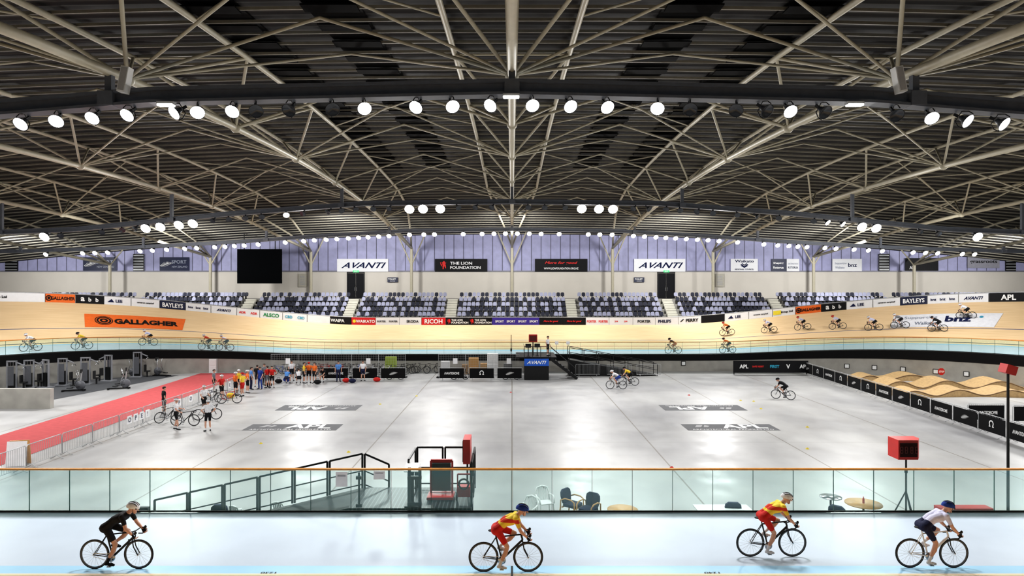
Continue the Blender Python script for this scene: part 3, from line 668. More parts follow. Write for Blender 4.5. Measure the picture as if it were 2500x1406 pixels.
# ---------------------------------------------------------------- barriers
def barmesh():
    f=MB(); f.path([(-1.1,0,.18),(-1.1,0,1.0),(-1.05,0,1.1),(1.05,0,1.1),(1.1,0,1.0),(1.1,0,.18)],.02,6,closed=True)
    b=MB()
    for i in range(17): x=-1.1+2.2*(i+1)/18; b.tube((x,0,.18),(x,0,1.1),.008,n=5)
    ft=MB().path([(0,-.3,.015),(0,-.1,.1),(0,0,.2),(0,.1,.1),(0,.3,.015)],.018,5)
    return f.mesh('barrier_frame',[M_GALV]),b.mesh('barrier_bars',[M_GALV]),ft.mesh('barrier_foot',[M_GALV])
bfm,bbm,bft=barmesh()
PAP=mat('white_paper',(236,236,238),.7)
M_BAN=mat('black_fabric_banner',(17,17,19),.8,spec=.2)
def barrier(loc,rz,banner=None):
    lb='galvanised crowd barrier'+(' with black banner and white logo' if banner is not None else ' with vertical bars')
    r=emp('crowd_barrier',T(loc,rz),label=lb,cat='barrier',group='crowd barriers in the infield')
    mk('frame',bfm,None,r); mk('bars',bbm,None,r)
    for x in(-.8,.8): mk('foot',bft,None,r,T((x,0,0)))
    if banner is not None:
        mk('banner',MB().box((0,-.04,.6),(2.1,.02,.85)),M_BAN,r); mf=lambda u,v:Vector((u,-.065,v+.6))
        if banner=='fern': shape(FERN,mf,0,0,.3,ink['w'],r)
        elif banner=='om': shape(OMEGA,mf,0,.06,.22,ink['w'],r)
        else: write(banner,mf,0,0,.2,ink['w'],r,w=1.3)
for i in range(11): barrier((-21.3-.02*i,27.6+2.3*i,0),math.pi/2)
for i_,ch in enumerate('OPE!POINTE'):
    yy=36.2+i_*.62+(3.0 if i_>3 else 0)+(i_>3)*(i_-4)*.9
    r=emp('paper_letter_sign',T((-21.16-.01*i_,yy,0),math.pi/2),label='white paper sheet with single letter hung on a barrier',cat='paper sign',group='letter sheets on the barriers')
    mk('paper_sheet',MB().box((0,-.03,.72),(.42,.01,.44)),PAP,r); write(ch,lambda u,v:Vector((u,-.045,v)),0,.72,.26,mat('slate_ink',(80,86,110)),r)
seqb=['fern','om','AVANTIDROME','om','fern','om','AVANTIDROME','fern','om','AVANTIDROME','fern','om','AVANTIDROME']
for i in range(13): barrier((27.2-.11*i,60.2-2.25*i,0),-math.pi/2-.05,banner=seqb[i])
for x_,y_,bn in((28.2,39.0,'AVANTIDROME'),(30.6,38.6,'om')): barrier((x_,y_,0),0,banner=bn)
for cx,bn in((1103,'AVANTIDROME'),(1176,'om'),(1244,'fern'),(820,'AVANTIDROME'),(891,'fern'),(960,'fern')):
    p=S(cx,928); barrier((p.x,p.y,0),0,banner=bn)
fm=MB(); fm.path([(-1.2,0,.12),(-1.2,0,2.1),(1.2,0,2.1),(1.2,0,.12)],.025,6,closed=True); wm=MB()
for i in range(15): x=-1.2+2.4*(i+1)/16; wm.tube((x,0,.12),(x,0,2.1),.006,n=4)
for i in range(9): z=.12+1.98*(i+1)/10; wm.tube((-1.2,0,z),(1.2,0,z),.006,n=4)
fm=fm.mesh('fence_frame',[M_GALV]); wm=wm.mesh('fence_mesh',[M_GALV]); fb=MB().box((0,0,.06),(.3,.6,.12)).mesh('fence_block',[M_BLKM])
for px in list(range(690,1000,66))+[1102,1168,1234]:
    p=S(px,924); r=emp('mesh_fence_panel',T((p.x,p.y+.5,0)),label='galvanised temporary wire mesh fence panel',cat='fence panel',group='temporary fence panels')
    mk('frame',fm,None,r); mk('wire_mesh',wm,None,r)
    for x in(-1.2,1.2): mk('foot_block',fb,None,r,T((x,0,0)))
    if px in(690,888,1102,1234): mk('paper_notice',MB().box((.3,-.03,1.5),(.4,.01,.5)),PAP,r)
# ---------------------------------------------------------------- bicycles
def wheel_parts():
    ty=MB(); ty.path([(.325*math.cos(t),0,.325*math.sin(t)) for t in [2*math.pi*i/36 for i in range(36)]],.013,6,closed=True)
    ri=MB(); n=36
    for r0,r1,w in((.285,.314,.012),):
        vs=[]
        for i in range(n):
            t=2*math.pi*i/n; c,s_=math.cos(t),math.sin(t)
            vs+=[(r0*c,-w*.6,r0*s_),(r1*c,-w,r1*s_),(r1*c,w,r1*s_),(r0*c,w*.6,r0*s_)]
        ri.add(vs,[(i*4+j,i*4+(j+1)%4,((i+1)%n)*4+(j+1)%4,((i+1)%n)*4+j) for i in range(n) for j in range(4)])
    sp_=MB()
    for i in range(20):
        t=2*math.pi*i/20; y=.03 if i%2 else -.03; sp_.tube((.02*math.cos(t+.8),y,.02*math.sin(t+.8)),(.3*math.cos(t),0,.3*math.sin(t)),.0018,n=4,caps=False)
    hb=MB().tube((0,-.05,0),(0,.05,0),.018,n=10)
    return ty,ri,sp_,hb
BB=Vector((-.09,0,.28)); ST=Vector((-.22,0,.78)); SD=Vector((-.25,0,.93)); HT=Vector((.34,0,.84)); HB=Vector((.375,0,.72)); FW=Vector((.5,0,.339)); RW=Vector((-.5,0,.339))
def bike_parts():
    fr=MB(); fr.tube(BB,ST,.018,n=8); fr.tube(ST,SD-Vector((0,0,.03)),.014,n=8); fr.tube(ST,HT,.017,n=8); fr.tube(BB,HB,.026,n=8); fr.tube(HT,HB,.022,n=8)
    for y in(-.045,.045):
        yv=Vector((0,y,0)); fr.tube(BB+yv*.6,RW+yv,.011,n=6); fr.tube(ST+yv*.4,RW+yv,.009,n=6)
    fk=MB()
    for y in(-.045,.045): fk.path([HB+Vector((0,y,-.03)),HB+Vector((.03,y,-.2)),FW+Vector((0,y,0))],.012,6)
    fk.tube(HB+Vector((0,-.05,-.03)),HB+Vector((0,.05,-.03)),.015)
    hbm=MB(); top=HT+Vector((.09,0,.03)); hbm.tube(HT+Vector((0,0,.0)),top,.014); hbm.tube(top-Vector((0,.2,0)),top+Vector((0,.2,0)),.013)
    for q in(-.2,.2):
        c=top+Vector((0,q,0)); hbm.path([c,c+Vector((.07,0,.01)),c+Vector((.11,0,-.03)),c+Vector((.1,0,-.09)),c+Vector((.04,0,-.13)),c+Vector((-.05,0,-.13))],.014,6)
        hbm.ell(c+Vector((.11,0,.02)),(.03,.018,.035))
    sd=MB(); sd.ell(SD+Vector((-.06,0,0)),(.09,.07,.025)); sd.ell(SD+Vector((.06,0,.0)),(.11,.025,.02))
    ck=MB(); ck.lathe([(.0,-.004),(.09,-.004),(.09,.004),(0,.004)],BB+Vector((0,-.055,0)),Matrix.Rotation(math.pi/2,4,'X'),20)
    for y,q in((-.07,-1),(.07,1)):
        e=BB+Vector((0,y,q*.17)); ck.tube(BB+Vector((0,y*.8,0)),e,.011); ck.box(e+Vector((0,math.copysign(.05,y),0)),(.09,.08,.02))
    ch=MB(); ch.tube(BB+Vector((0,-.055,.09)),RW+Vector((0,-.055,.035)),.005,n=4); ch.tube(BB+Vector((0,-.055,-.09)),RW+Vector((0,-.055,-.035)),.005,n=4)
    return dict(fork=fk,handlebar=hbm,saddle=sd,crankset=ck,chain=ch),fr
ty,ri,spk,hb=wheel_parts(); bp,fr=bike_parts()
M_RUB=mat('black_rubber',(26,26,28),.7); M_RIM=mat('dark_alloy_rim',(80,82,86),.35,.4); M_SPK=mat('steel_spoke',(150,150,152),.3,.6)
me_ty=ty.mesh('tyre',[M_RUB]); me_ri=ri.mesh('rim',[M_RIM]); me_sp=spk.mesh('spokes',[M_SPK]); me_hb=hb.mesh('hub',[M_CHROME])
me_bp={k_:v.mesh(k_,[M_RUB if k_ in('saddle','handlebar') else M_BLKM if k_=='fork' else M_CHROME]) for k_,v in bp.items()}
fcol={'black':M_BLKM,'white':mat('white_frame_paint',(225,226,228),.3),'red':M_RED,'blue':mat('blue_frame_paint',(40,80,170),.3)}
me_fr={k_:fr.mesh('bicycle_frame',[m_]) for k_,m_ in fcol.items()}
def joinmb(lst):
    o=MB()
    for mb,off,mi in lst: o.add([Vector(v)+Vector(off) for v in mb.v],mb.f,mi,True)
    return o
ty2=MB().path([(.325*math.cos(t),0,.325*math.sin(t)) for t in [2*math.pi*i/20 for i in range(20)]],.019,4,closed=True)
_,ri2,sp2,_=wheel_parts()
me_simple={k_:joinmb([(fr,(0,0,0),0)]+[(v,(0,0,0),2 if a in('crankset','chain') else 1) for a,v in bp.items()]+[(ty2,FW,1),(ty2,RW,1),(ri2,FW,3),(ri2,RW,3),(sp2,FW,2),(sp2,RW,2)]).mesh('bicycle_whole',[m_,M_RUB,M_SPK,M_RIM]) for k_,m_ in fcol.items()}
def bicycle(M,col='black',full_=True,group=None,where='standing on the track'):
    lb='%s framed racing bicycle %s'%(col,where)
    if not full_: return mk('bicycle',me_simple[col],None,None,M,label=lb,cat='bicycle',group=group)
    r=emp('bicycle',M,label=lb,cat='bicycle',group=group); mk('bicycle_frame',me_fr[col],None,r)
    for k_ in me_bp: mk(k_,me_bp[k_],None,r)
    for c in(RW,FW):
        w_=emp('wheel',T(c),r)
        for n_,m_ in(('tyre',me_ty),('rim',me_ri),('spokes',me_sp),('hub',me_hb)): mk(n_,m_,None,w_)
    return r
# ---------------------------------------------------------------- people
V3=lambda *a:Vector(a)
def body(name,J,vox):
    caps=[]
    def cp(a,b,r1,r2,z): caps.append((Vector(a),Vector(b),r1,r2,z))
    nk,hd=J['neck'],J['head']; hf=J['hf'].normalized()
    shc=(J['sh'][0]+J['sh'][1])/2; hipc=(J['hip'][0]+J['hip'][1])/2
    up=(shc-hipc).normalized(); side=V3(0,1,0); back=J.get('arch',0)
    bk=up.cross(side); bk=bk if bk.z>0 else -bk
    mid=hipc.lerp(shc,.5)+bk*back
    for q in(-1,1):
        cp(hipc+side*q*.075,hipc+up*.14+side*q*.06+bk*back*.5,.105,.095,2); cp(hipc+up*.12+side*q*.06+bk*back*.5,mid+side*q*.065,.095,.097,1); cp(mid+side*q*.065,shc-up*.1+side*q*.085,.097,.108,1)
    cp(J['sh'][0],J['sh'][1],.066,.066,1); cp(shc-up*.1,shc+up*.03,.1,.07,1); cp(hipc-up*.03+side*.08,hipc-up*.03-side*.08,.11,.11,2)
    cp(shc,nk,.062,.054,0); cp(nk,hd-hf*.01,.054,.055,0)
    hu=side.cross(hf)*-1 if (side.cross(hf)).z<0 else side.cross(hf)
    cp(hd-hf*.02+hu*.015,hd+hf*.015+hu*.015,.090,.082,0); cp(hd+hf*.02-hu*.03,hd+hf*.045-hu*.085,.060,.040,0)
    cp(hd+hf*.095-hu*.0,hd+hf*.115-hu*.03,.010,.015,0)
    for q in(-1,1): cp(hd+side*q*.086-hu*.01,hd+side*q*.088-hu*.035-hf*.01,.014,.012,0)
    if J.get('hair',1): cp(hd-hf*.035+hu*.03,hd+hf*.02+hu*.045,.092,.08,4)
    for i in(0,1):
        s_,e,w_=J['sh'][i],J['el'][i],J['wr'][i]; m1=s_.lerp(e,.62)
        cp(s_,m1,.06,.048,1); cp(m1,e,.043,.038,0); m2=e.lerp(w_,.3); cp(e,m2,.038,.039,0); cp(m2,w_,.039,.025,0)
        hdv=J['hand'][i].normalized(); pn=J['palm'][i].normalized(); sd=hdv.cross(pn).normalized()
        gz=6 if J.get('glove') else 0
        for q in(-1,1): cp(w_+hdv*.01+sd*q*.012,w_+hdv*.085+sd*q*.026,.021,.019,gz)
        cu=J.get('curl',.5)
        for f_ in range(4):
            L_=(.038,.043,.041,.033)[f_]; b0=w_+hdv*.09+sd*(-.033+.022*f_)
            b1=b0+(hdv*(1-cu*.4)+pn*cu).normalized()*L_; b2=b1+(hdv*(1-cu*1.4)+pn*cu*1.5).normalized()*L_*.75; b3=b2+(hdv*(.6-cu*1.6)+pn*cu).normalized()*L_*.5
            cp(b0,b1,.0105,.0098,0); cp(b1,b2,.0098,.009,0); cp(b2,b3,.009,.008,0)
        ts=w_+hdv*.03-sd*.03; t1=ts+(hdv*.6-sd*.7+pn*.4).normalized()*.04; t2=t1+(hdv*.9+pn*.6).normalized()*.032
        cp(ts,t1,.014,.012,0); cp(t1,t2,.012,.010,0)
        h_,k_,a_,t_=J['hip'][i],J['kn'][i],J['an'][i],J['toe'][i]
        if J.get('long'): cp(h_,k_,.092,.064,2); cp(k_,a_,.062,.05,2)
        else:
            m3=h_.lerp(k_,.72); cp(h_,m3,.092,.068,2); cp(m3,k_,.062,.052,0); m4=k_.lerp(a_,.35)+((k_-a_).cross(side)).normalized()*-.018
            cp(k_,m4,.050,.055,0); cp(m4,k_.lerp(a_,.72),.055,.036,0); cp(k_.lerp(a_,.72),a_,.036,.034,5)
        fd=(t_-a_).normalized(); dn=V3(0,0,-1)
        hl=a_+dn*.045-fd*.03; cp(a_,hl,.036,.036,3); cp(hl,t_,.034,.030,3); cp(t_.lerp(hl,.35),t_.lerp(hl,.3)+side*.01,.039,.039,3)
    mb=MB()
    for a,b,r1,r2,z in caps:
        mb.ell(a,(r1,)*3,0,12,8); mb.ell(b,(r2,)*3,0,12,8); mb.tube(a,b,r1,r2,12)
    me=mb.mesh('tmp'); o=bpy.data.objects.new('tmp',me); COL.objects.link(o)
    rm=o.modifiers.new('r','REMESH'); rm.mode='VOXEL'; rm.voxel_size=vox
    sm_=o.modifiers.new('s','SMOOTH'); sm_.factor=.5; sm_.iterations=3
    dg=bpy.context.evaluated_depsgraph_get(); out=bpy.data.meshes.new_from_object(o.evaluated_get(dg)); out.name=name
    bpy.data.objects.remove(o)
    n=len(out.polygons); C=np.empty(n*3); out.polygons.foreach_get('center',C); C=C.reshape(-1,3)
    best=np.full(n,9.0); zi=np.zeros(n,int)
    for a,b,r1,r2,z in caps:
        A=np.array(a);d=np.array(b)-A; L2=max(1e-9,(d*d).sum()); t=np.clip(((C-A)@d)/L2,0,1)
        ds=np.linalg.norm(C-(A+t[:,None]*d),axis=1)-(r1+(r2-r1)*t)
        u=ds<best; best[u]=ds[u]; zi[u]=z
    for q in(-1,1):
        e=np.array(hd+hf*.088+side*q*.032+hu*.015); zi[(np.linalg.norm(C-e,axis=1)<.014)]=4
    e=np.array(hd+hf*.09-hu*.065); zi[np.linalg.norm((C-e)/np.array([1,1.8,.7]),axis=1)<.014]=7
    out.materials.clear()
    for q in range(8): out.materials.append(M_BLKM)
    out.polygons.foreach_set('material_index',zi.tolist()); out.polygons.foreach_set('use_smooth',[True]*n)
    return out,Matrix(((hf.x,side.x,hu.x,hd.x),(hf.y,side.y,hu.y,hd.y),(hf.z,side.z,hu.z,hd.z),(0,0,0,1)))
RID=dict(neck=V3(.30,0,1.31),head=V3(.385,0,1.385),hf=V3(1,0,-.2),sh=[V3(.22,-.17,1.24),V3(.22,.17,1.24)],el=[V3(.33,-.22,.99),V3(.33,.22,.99)],wr=[V3(.47,-.205,.85),V3(.47,.205,.85)],arch=.035,glove=1,
  hand=[V3(.55,0,-.75)]*2,palm=[V3(.3,.3,.2),V3(.3,-.3,.2)],curl=.8,hip=[V3(-.2,-.09,.98),V3(-.2,.09,.98)],kn=[V3(.03,-.1,.6),V3(.2,.1,.83)],an=[V3(-.14,-.12,.2),V3(-.14,.12,.53)],toe=[V3(.0,-.12,.14),V3(.0,.12,.47)],hair=0)
STA=dict(neck=V3(.01,0,1.52),head=V3(.03,0,1.66),hf=V3(1,0,0),sh=[V3(0,-.18,1.43),V3(0,.18,1.43)],el=[V3(-.04,-.25,1.15),V3(-.03,.26,1.15)],wr=[V3(.05,-.27,.92),V3(.12,.24,.93)],
  hand=[V3(.2,0,-1),V3(.3,0,-1)],palm=[V3(0,1,0),V3(0,-1,0)],curl=.35,hip=[V3(0,-.09,.93),V3(0,.09,.93)],kn=[V3(.03,-.11,.5),V3(.0,.12,.5)],an=[V3(0,-.12,.09),V3(-.05,.14,.09)],toe=[V3(.16,-.15,.035),V3(.1,.2,.035)])
STB=dict(STA); STB.update(el=[V3(-.08,-.36,1.2),V3(-.08,.36,1.2)],wr=[V3(.05,-.2,1.04),V3(.05,.2,1.04)],hand=[V3(.5,.6,-.2),V3(.5,-.6,-.2)],palm=[V3(0,.5,-1),V3(0,-.5,-1)],kn=[V3(.06,-.1,.5),V3(0,.13,.5)])
STC=dict(STA); STC.update(el=[V3(.1,-.28,1.18),V3(.05,.27,1.16)],wr=[V3(.33,-.3,1.05),V3(.28,.2,1.14)],hand=[V3(1,0,-.2),V3(1,-.3,.2)],palm=[V3(0,0,-1),V3(0,-.3,-1)],curl=.7,an=[V3(.12,-.12,.09),V3(-.15,.12,.09)],kn=[V3(.1,-.1,.5),V3(-.03,.11,.5)],toe=[V3(.28,-.13,.035),V3(.01,.14,.035)])
STL=dict(STA); STL['long']=1
CRO=dict(neck=V3(.16,0,1.0),head=V3(.22,0,1.13),hf=V3(1,0,-.3),sh=[V3(.1,-.18,.93),V3(.1,.18,.93)],el=[V3(.3,-.22,.74),V3(.3,.22,.74)],wr=[V3(.5,-.16,.62),V3(.5,.16,.62)],hand=[V3(1,0,-.3)]*2,palm=[V3(0,.2,-1),V3(0,-.2,-1)],curl=.5,
  hip=[V3(-.12,-.1,.5),V3(-.12,.1,.5)],kn=[V3(.3,-.15,.5),V3(.3,.15,.5)],an=[V3(.25,-.15,.09),V3(.25,.15,.09)],toe=[V3(.42,-.18,.035),V3(.42,.18,.035)])
BOD={}
for nm,J,vx in(('rider',RID,.009),('stand',STA,.012),('hips',STB,.012),('reach',STC,.012),('long',STL,.012),('sit',CRO,.012)): BOD[nm]=body('person_'+nm,J,vx)
skin=mat('skin',(204,158,136),.55,0,.06,14)
CL={}
for n_,c in dict(black=(26,26,30),white=(226,226,230),red=(190,42,38),yellow=(228,196,66),orange=(222,116,54),blue=(44,70,150),lightblue=(90,140,204),navy=(32,36,66),grey=(120,122,128),lilac=(208,208,232)).items(): CL[n_]=mat(n_+'_cloth',c,.75,0,.12,9,spec=.25)
CL['team']=stripes('team_jersey_cloth',2,.30,.08,(236,204,72),(210,66,46),.75,0,.25)
hair=mat('dark_brown_hair',(44,32,26),.7); hair2=mat('blond_hair',(170,140,90),.7)
def helmetmesh(c):
    mb=MB(); mb.ell((-.02,0,.03),(.15,.102,.108),0,20,10,None,0,.56)
    for y in(-.055,-.018,.018,.055):
        pts=[(-.02+(.152-abs(y)*.5)*math.cos(a),y,.03+(.112-y*y*6)*math.sin(a)) for a in [math.pi*(.14+.62*i/9) for i in range(10)]]; mb.path(pts,.0075,6,1)
    for q in(-1,1): mb.path([(.03,q*.095,.02),(.02,q*.085,-.05),(.035,q*.03,-.12)],.004,4,1)
    return mb.mesh('helmet',[c,M_BLKM])
HM={c:helmetmesh(CL[c]) for c in('white','black','blue','red','yellow')}
glm=MB().path([(.085,-.08,.02),(.1,-.04,.015),(.105,0,.018),(.1,.04,.015),(.085,.08,.02),(0,.09,.02)],.012,6).mesh('glasses',[M_BLKM])
def person(M,pose,top,short,helm=None,label='',sk=None,detail=False,sock='white',shoe='black',hr=None,group=None):
    me,HMx=BOD[pose]; o=bpy.data.objects.new('person',me); COL.objects.link(o); o.matrix_world=M
    sl=[sk or skin,CL[top],CL[short],CL[shoe],hr or hair,CL[sock],CL['black'],mat('lips',(160,90,84))]
    for i,m_ in enumerate(sl): o.material_slots[i].link='OBJECT'; o.material_slots[i].material=m_
    tag(o,label,'person',group)
    if helm: mk('helmet',HM[helm],None,o,HMx)
    if detail: mk('sunglasses',glm,None,o,HMx)
    return o
def rider(px,py,top,short,helm,label,fcolr='black',zz=None,heading=None,sock='white',shoe='black'):
    if zz is None:
        p=S(px,py,1.6); off=(YC-R0)-p.y; z=Zt(PER/2,max(0,off)); p=S(px,py,z)
    else: p=S(px,py,zz)
    hd=heading if heading is not None else V3(1,0,0); M=frameM(p,hd,V3(0,0,1))
    wh='on the painted track apron' if zz is None else 'on the concrete infield'
    bicycle(M,fcolr,True,'ridden bicycles',wh); return person(M,'rider',top,short,helm,label,detail=True,sock=sock,shoe=shoe)
rider(285,1389,'black','black','white','cyclist in black kit riding crouched over the drop bars',sock='black')
rider(1235,1396,'team','red','blue','cyclist in yellow and red jersey and red shorts riding crouched',shoe='white')
rider(1883,1359,'team','red','white','cyclist in yellow and red jersey riding on the apron',shoe='white')
rider(2275,1386,'lilac','navy','blue','cyclist in white jersey and navy shorts riding on the apron','white',shoe='white')
rider(1505,950,'white','blue','white','cyclist in white and blue kit riding on the infield','white',zz=0,heading=V3(-1,.1,0))
rider(1535,941,'yellow','black','black','cyclist in yellow jersey riding on the infield','black',zz=0,heading=V3(-1,.2,0))
rider(1912,975,'black','black','black','cyclist in black kit riding on the infield','black',zz=0,heading=V3(-.95,.6,0))
def trider(px,py,top,short,helm,fc='black',bank=.5):
    s,off=on_track(px,py); p=W3(s,off); t=(W3(s-.1,off)-W3(s+.1,off)).normalized(); a=(W3(s,off+.1)-p).normalized(); nrm=t.cross(a)
    if nrm.z<0: nrm=-nrm
    up=(nrm*bank+V3(0,0,1)*(1-bank)).normalized(); M=frameM(p,t,up)
    bicycle(M,fc,False,'ridden bicycles','leaning on the banked track'); person(M,'rider',top,short,helm,'cyclist in %s jersey and %s shorts riding the track'%(top,short))
for a in [(75,859,'white','black','white'),(200,853,'yellow','black','black'),(362,843,'lilac','black','white'),(508,856,'red','black','white'),(548,859,'lilac','navy','white'),
 (1643,865,'black','orange','black'),(1776,864,'orange','black','black'),(1778,817,'orange','black','red'),(1876,814,'lilac','black','white'),(1958,806,'lilac','black','red'),(2046,804,'lilac','black','red'),(2136,806,'lilac','black','white'),(2197,800,'grey','black','white'),(2286,808,'black','black','black'),(2362,779,'white','black','white')]: trider(*a)
def stand(px,py,pose,ang,top,short,helm=None,label='',hr=None,shoe='black'):
    p=S(px,py); return person(T(p,ang),pose,top,short,helm,label,hr=hr,shoe=shoe)
def hbk(px,py,ang,c='black'):
    p=S(px,py); bicycle(T(p,ang),c,True,'bicycles held on the infield','held beside its rider')
stand(430,1049,'reach',.1,'white','black','white','cyclist in white jersey and black shorts holding a bicycle'); hbk(452,1040,.05)
stand(508,1053,'hips',2.2,'white','black','white','cyclist in white jersey standing with hands on hips'); hbk(506,1025,.3)
stand(498,1008,'reach',-.6,'white','black','white','cyclist in white jersey beside a bicycle')
for px,py,pose,an,tp,sh,hm in((541,975,'hips',-.4,'red','black','white'),(575,966,'stand',1.0,'orange','black','white'),(592,968,'hips',2.8,'yellow','red','red'),(613,951,'long',.5,'lightblue','navy',None),(635,950,'long',-2.,'blue','blue',None),(653,947,'stand',2.5,'red','grey',None),(664,947,'hips',-1.6,'red','black',None),
  (742,936,'stand',.4,'yellow','black',None),(754,935,'hips',1.6,'orange','black','red'),(768,936,'stand',-2.0,'orange','black',None),(826,932,'long',-1.2,'lightblue','navy',None),(886,930,'stand',-1.5,'white','navy',None),(700,937,'sit',1.5,'lightblue','navy',None),(730,936,'sit',2.,'white','black',None),(522,958,'stand',.2,'grey','black',None),(712,930,'stand',-1.2,'white','black',None),(790,932,'sit',-1.8,'black','black',None),
  (400,1012,'stand',.8,'black','black',None),(583,958,'stand',-1.,'yellow','black','white'),(604,960,'hips',.6,'orange','black','white'),(628,944,'stand',1.8,'black','black',None),(645,940,'long',-.5,'grey','black',None)):
    stand(px,py,pose,an,tp,sh,hm,'person in %s top and %s %s %s'%(tp,sh,'trousers' if pose=='long' else 'shorts','crouching by the fence' if pose=='sit' else 'standing on the infield floor'))
hbk(519,985,1.2,'black'); hbk(410,1030,1.0,'black'); hbk(560,985,.2,'red')
for i in range(26):
    px=672+i*12.5; p=S(px,920); bicycle(T((p.x,p.y+1.3+(i%3)*.7,0),random.uniform(-.5,.5) if i%2 else math.pi+random.uniform(-.4,.4)),random.choice(['black','white','red','blue','black']),False,'parked bicycles','parked behind the fence')
for px in(1000,1030,1055): 
    p=S(px,911); bicycle(T((p.x,p.y,0),random.uniform(-.4,.4)),'black',False,'parked bicycles','parked by the retaining wall')
for px,c in((960,'black'),(1120,'white'),(1248,'black')): p=S(px,930); bicycle(T((p.x,p.y+.9,0),.05),c,False,'parked bicycles','parked behind the fence')
for px,py,c in((563,972,'yellow'),(845,934,'red'),(700,932,'blue'),(775,938,'black'),(920,932,'red'),(655,945,'black'),(680,936,'black'),(860,935,'navy')):
    p=S(px,py); r=emp('sports_bag',T(p),label='%s fabric sports bag on the floor'%c,cat='bag',group='sports bags')
    mk('bag_body',MB().ell((0,0,.2),(.32,.18,.19),0,12,8),CL[c],r); mk('bag_handle',MB().path([(-.15,0,.36),(-.1,0,.48),(.1,0,.48),(.15,0,.36)],.015),M_BLKM,r)
for px,c,w_,h_ in((1155,(196,150,90),.9,1.5),(1202,(235,235,235),1.0,1.9),(1180,(190,150,100),.6,1.0),(1240,(120,120,120),.8,1.0),(950,(150,170,60),1.0,1.6),(1133,(150,120,80),.5,.9),(1085,(210,210,212),.8,1.2)):
    p=S(px,916); q='%d'%px
    mb=MB().box((0,0,h_/2),(w_,.5,h_)); mb.box((0,-.26,h_*.75),(w_*.9,.03,h_*.4),1); mb.box((0,-.26,h_*.28),(w_*.9,.03,h_*.4),1)
    mk('storage_cabinet',mb,[mat('cabinet_'+q,c,.6),mat('cabinet_face_'+q,tuple(int(v*.92) for v in c),.6)],None,T((p.x,p.y+.9,0)),label='upright storage cabinet behind the mesh fence',cat='cabinet',group='storage cabinets')
# ---------------------------------------------------------------- judges podium
p=S(1310,928); r=emp('judges_podium',T((p.x,p.y,0)),label='black and blue raised officials podium with sponsor board',cat='podium')
w_=60*p.y/F
mk('podium_body',MB().box((0,.8,.62),(w_,1.6,1.24)),M_BLKM,r); mk('podium_sign',MB().box((0,-.03,1.55),(w_,.05,.62)),mat('blue_sign_vinyl',(28,90,190),.45),r)
mk('deck',MB().box((0,2.6,1.9),(w_+1.4,4.4,.1)),M_BLKM,r)
write('AVANTI',lambda u,v:Vector((u,-.07,v)),0,1.55,.28,ink['w'],r,w=1.7,shear=.4)
mb=MB()
for x in(-w_/2,-w_/6,w_/6,w_/2):
    mb.tube((x,.05,1.9),(x,.05,2.9),.025)
for z in(2.4,2.9): mb.tube((-w_/2,.05,z),(w_/2,.05,z),.025); mb.tube((-w_/2,.05,z),(-w_/2,3,z),.025)
mk('podium_railing',mb,M_BLKM,r)
for x,y in((-.7,.9),(.1,1.2)):
    q=emp('computer_monitor',T((p.x+x,p.y+y,2.0)),label='black monitor on a stand on the podium',cat='monitor',group='podium monitors')
    mk('stand',MB().tube((0,0,0),(0,0,.75),.04).box((0,0,.01),(.3,.25,.03)),M_BLKM,q); mk('screen',MB().box((0,0,.9),(.5,.05,.34)),M_RUB,q)
st=MB()
for i in range(8): st.box((w_/2+.3+.28*i,1.0,1.8-.22*i),(.3,1.2,.06)); 
st.beam((w_/2+.2,.4,1.8),(w_/2+2.5,.4,0.05),.06,.25); st.beam((w_/2+.2,1.6,1.8),(w_/2+2.5,1.6,0.05),.06,.25); mk('podium_stair',st,M_BLKM,r)
for q in(.4,1.6): mk('stair_railing',MB().path([(w_/2+.2,q,1.9),(w_/2+.2,q,2.8),(w_/2+2.3,q,1.0),(w_/2+2.3,q,0)],.025),M_BLKM,r)
q=emp('red_display_box',T((p.x-.25,p.y+1.9,1.95)),label='red boxed electronic display on the podium deck',cat='display')
mk('case',MB().box((0,0,1.55),(.75,.5,.65)),M_RED,q); mk('post',MB().tube((0,0,0),(0,0,1.25),.05),M_BLKM,q); mk('screen',MB().box((0,-.26,1.55),(.62,.02,.5)),mat('dark_red_panel',(90,20,20)),q)
person(T((p.x+1.05,p.y+1.4,1.95),-.6),'stand','white','black',None,'official in white shirt and black trousers on the podium')
for x_ in(1360,1388):
    p2=D(x_,838,59); sg=emp('paper_notice_stand',T((p2.x,59.5,1.9)),label='white notice sheet on a thin post',cat='notice',group='white notice sheets'); mk('sheet',MB().box((0,0,p2.z-1.9),(.32,.02,.3)),PAP,sg); mk('post',MB().tube((0,.03,0),(0,.03,p2.z-1.8),.015),M_BLKM,sg)
sg=emp('thin_flag_post',T((-.08,61.5,0)),label='thin black post by the track edge',cat='post'); mk('post',MB().tube((0,0,0),(0,0,3.6),.03),M_BLKM,sg); mk('cap',MB().ell((0,0,2.2),(.08,.05,.2)),M_BLKM,sg)
r=emp('access_ramp',T((5.2,60.3,0)),label='black steel access ramp with railings up to the track',cat='ramp')
mk('ramp_surface',MB().add([(0,-.8,1.5),(8,-.8,.02),(8,.8,.02),(0,.8,1.5),(0,-.8,0),(8,-.8,0),(8,.8,0),(0,.8,0)],[(0,1,2,3),(0,4,5,1),(3,2,6,7),(0,3,7,4)]),M_BLKM,r)
for y in(-.8,.8):
    mb=MB()
    for i in range(7): x=8*i/6; z=1.5*(1-i/6); mb.tube((x,y,z),(x,y,z+1.1),.03)
    for k_ in(.55,1.1): mb.tube((0,y,1.5+k_),(8,y,k_),.028)
    mk('ramp_railing',mb,M_BLKM,r)
for px in(1430,1505,1575):
    p3=S(px,913); barrier((p3.x,p3.y-1.6,0),0)
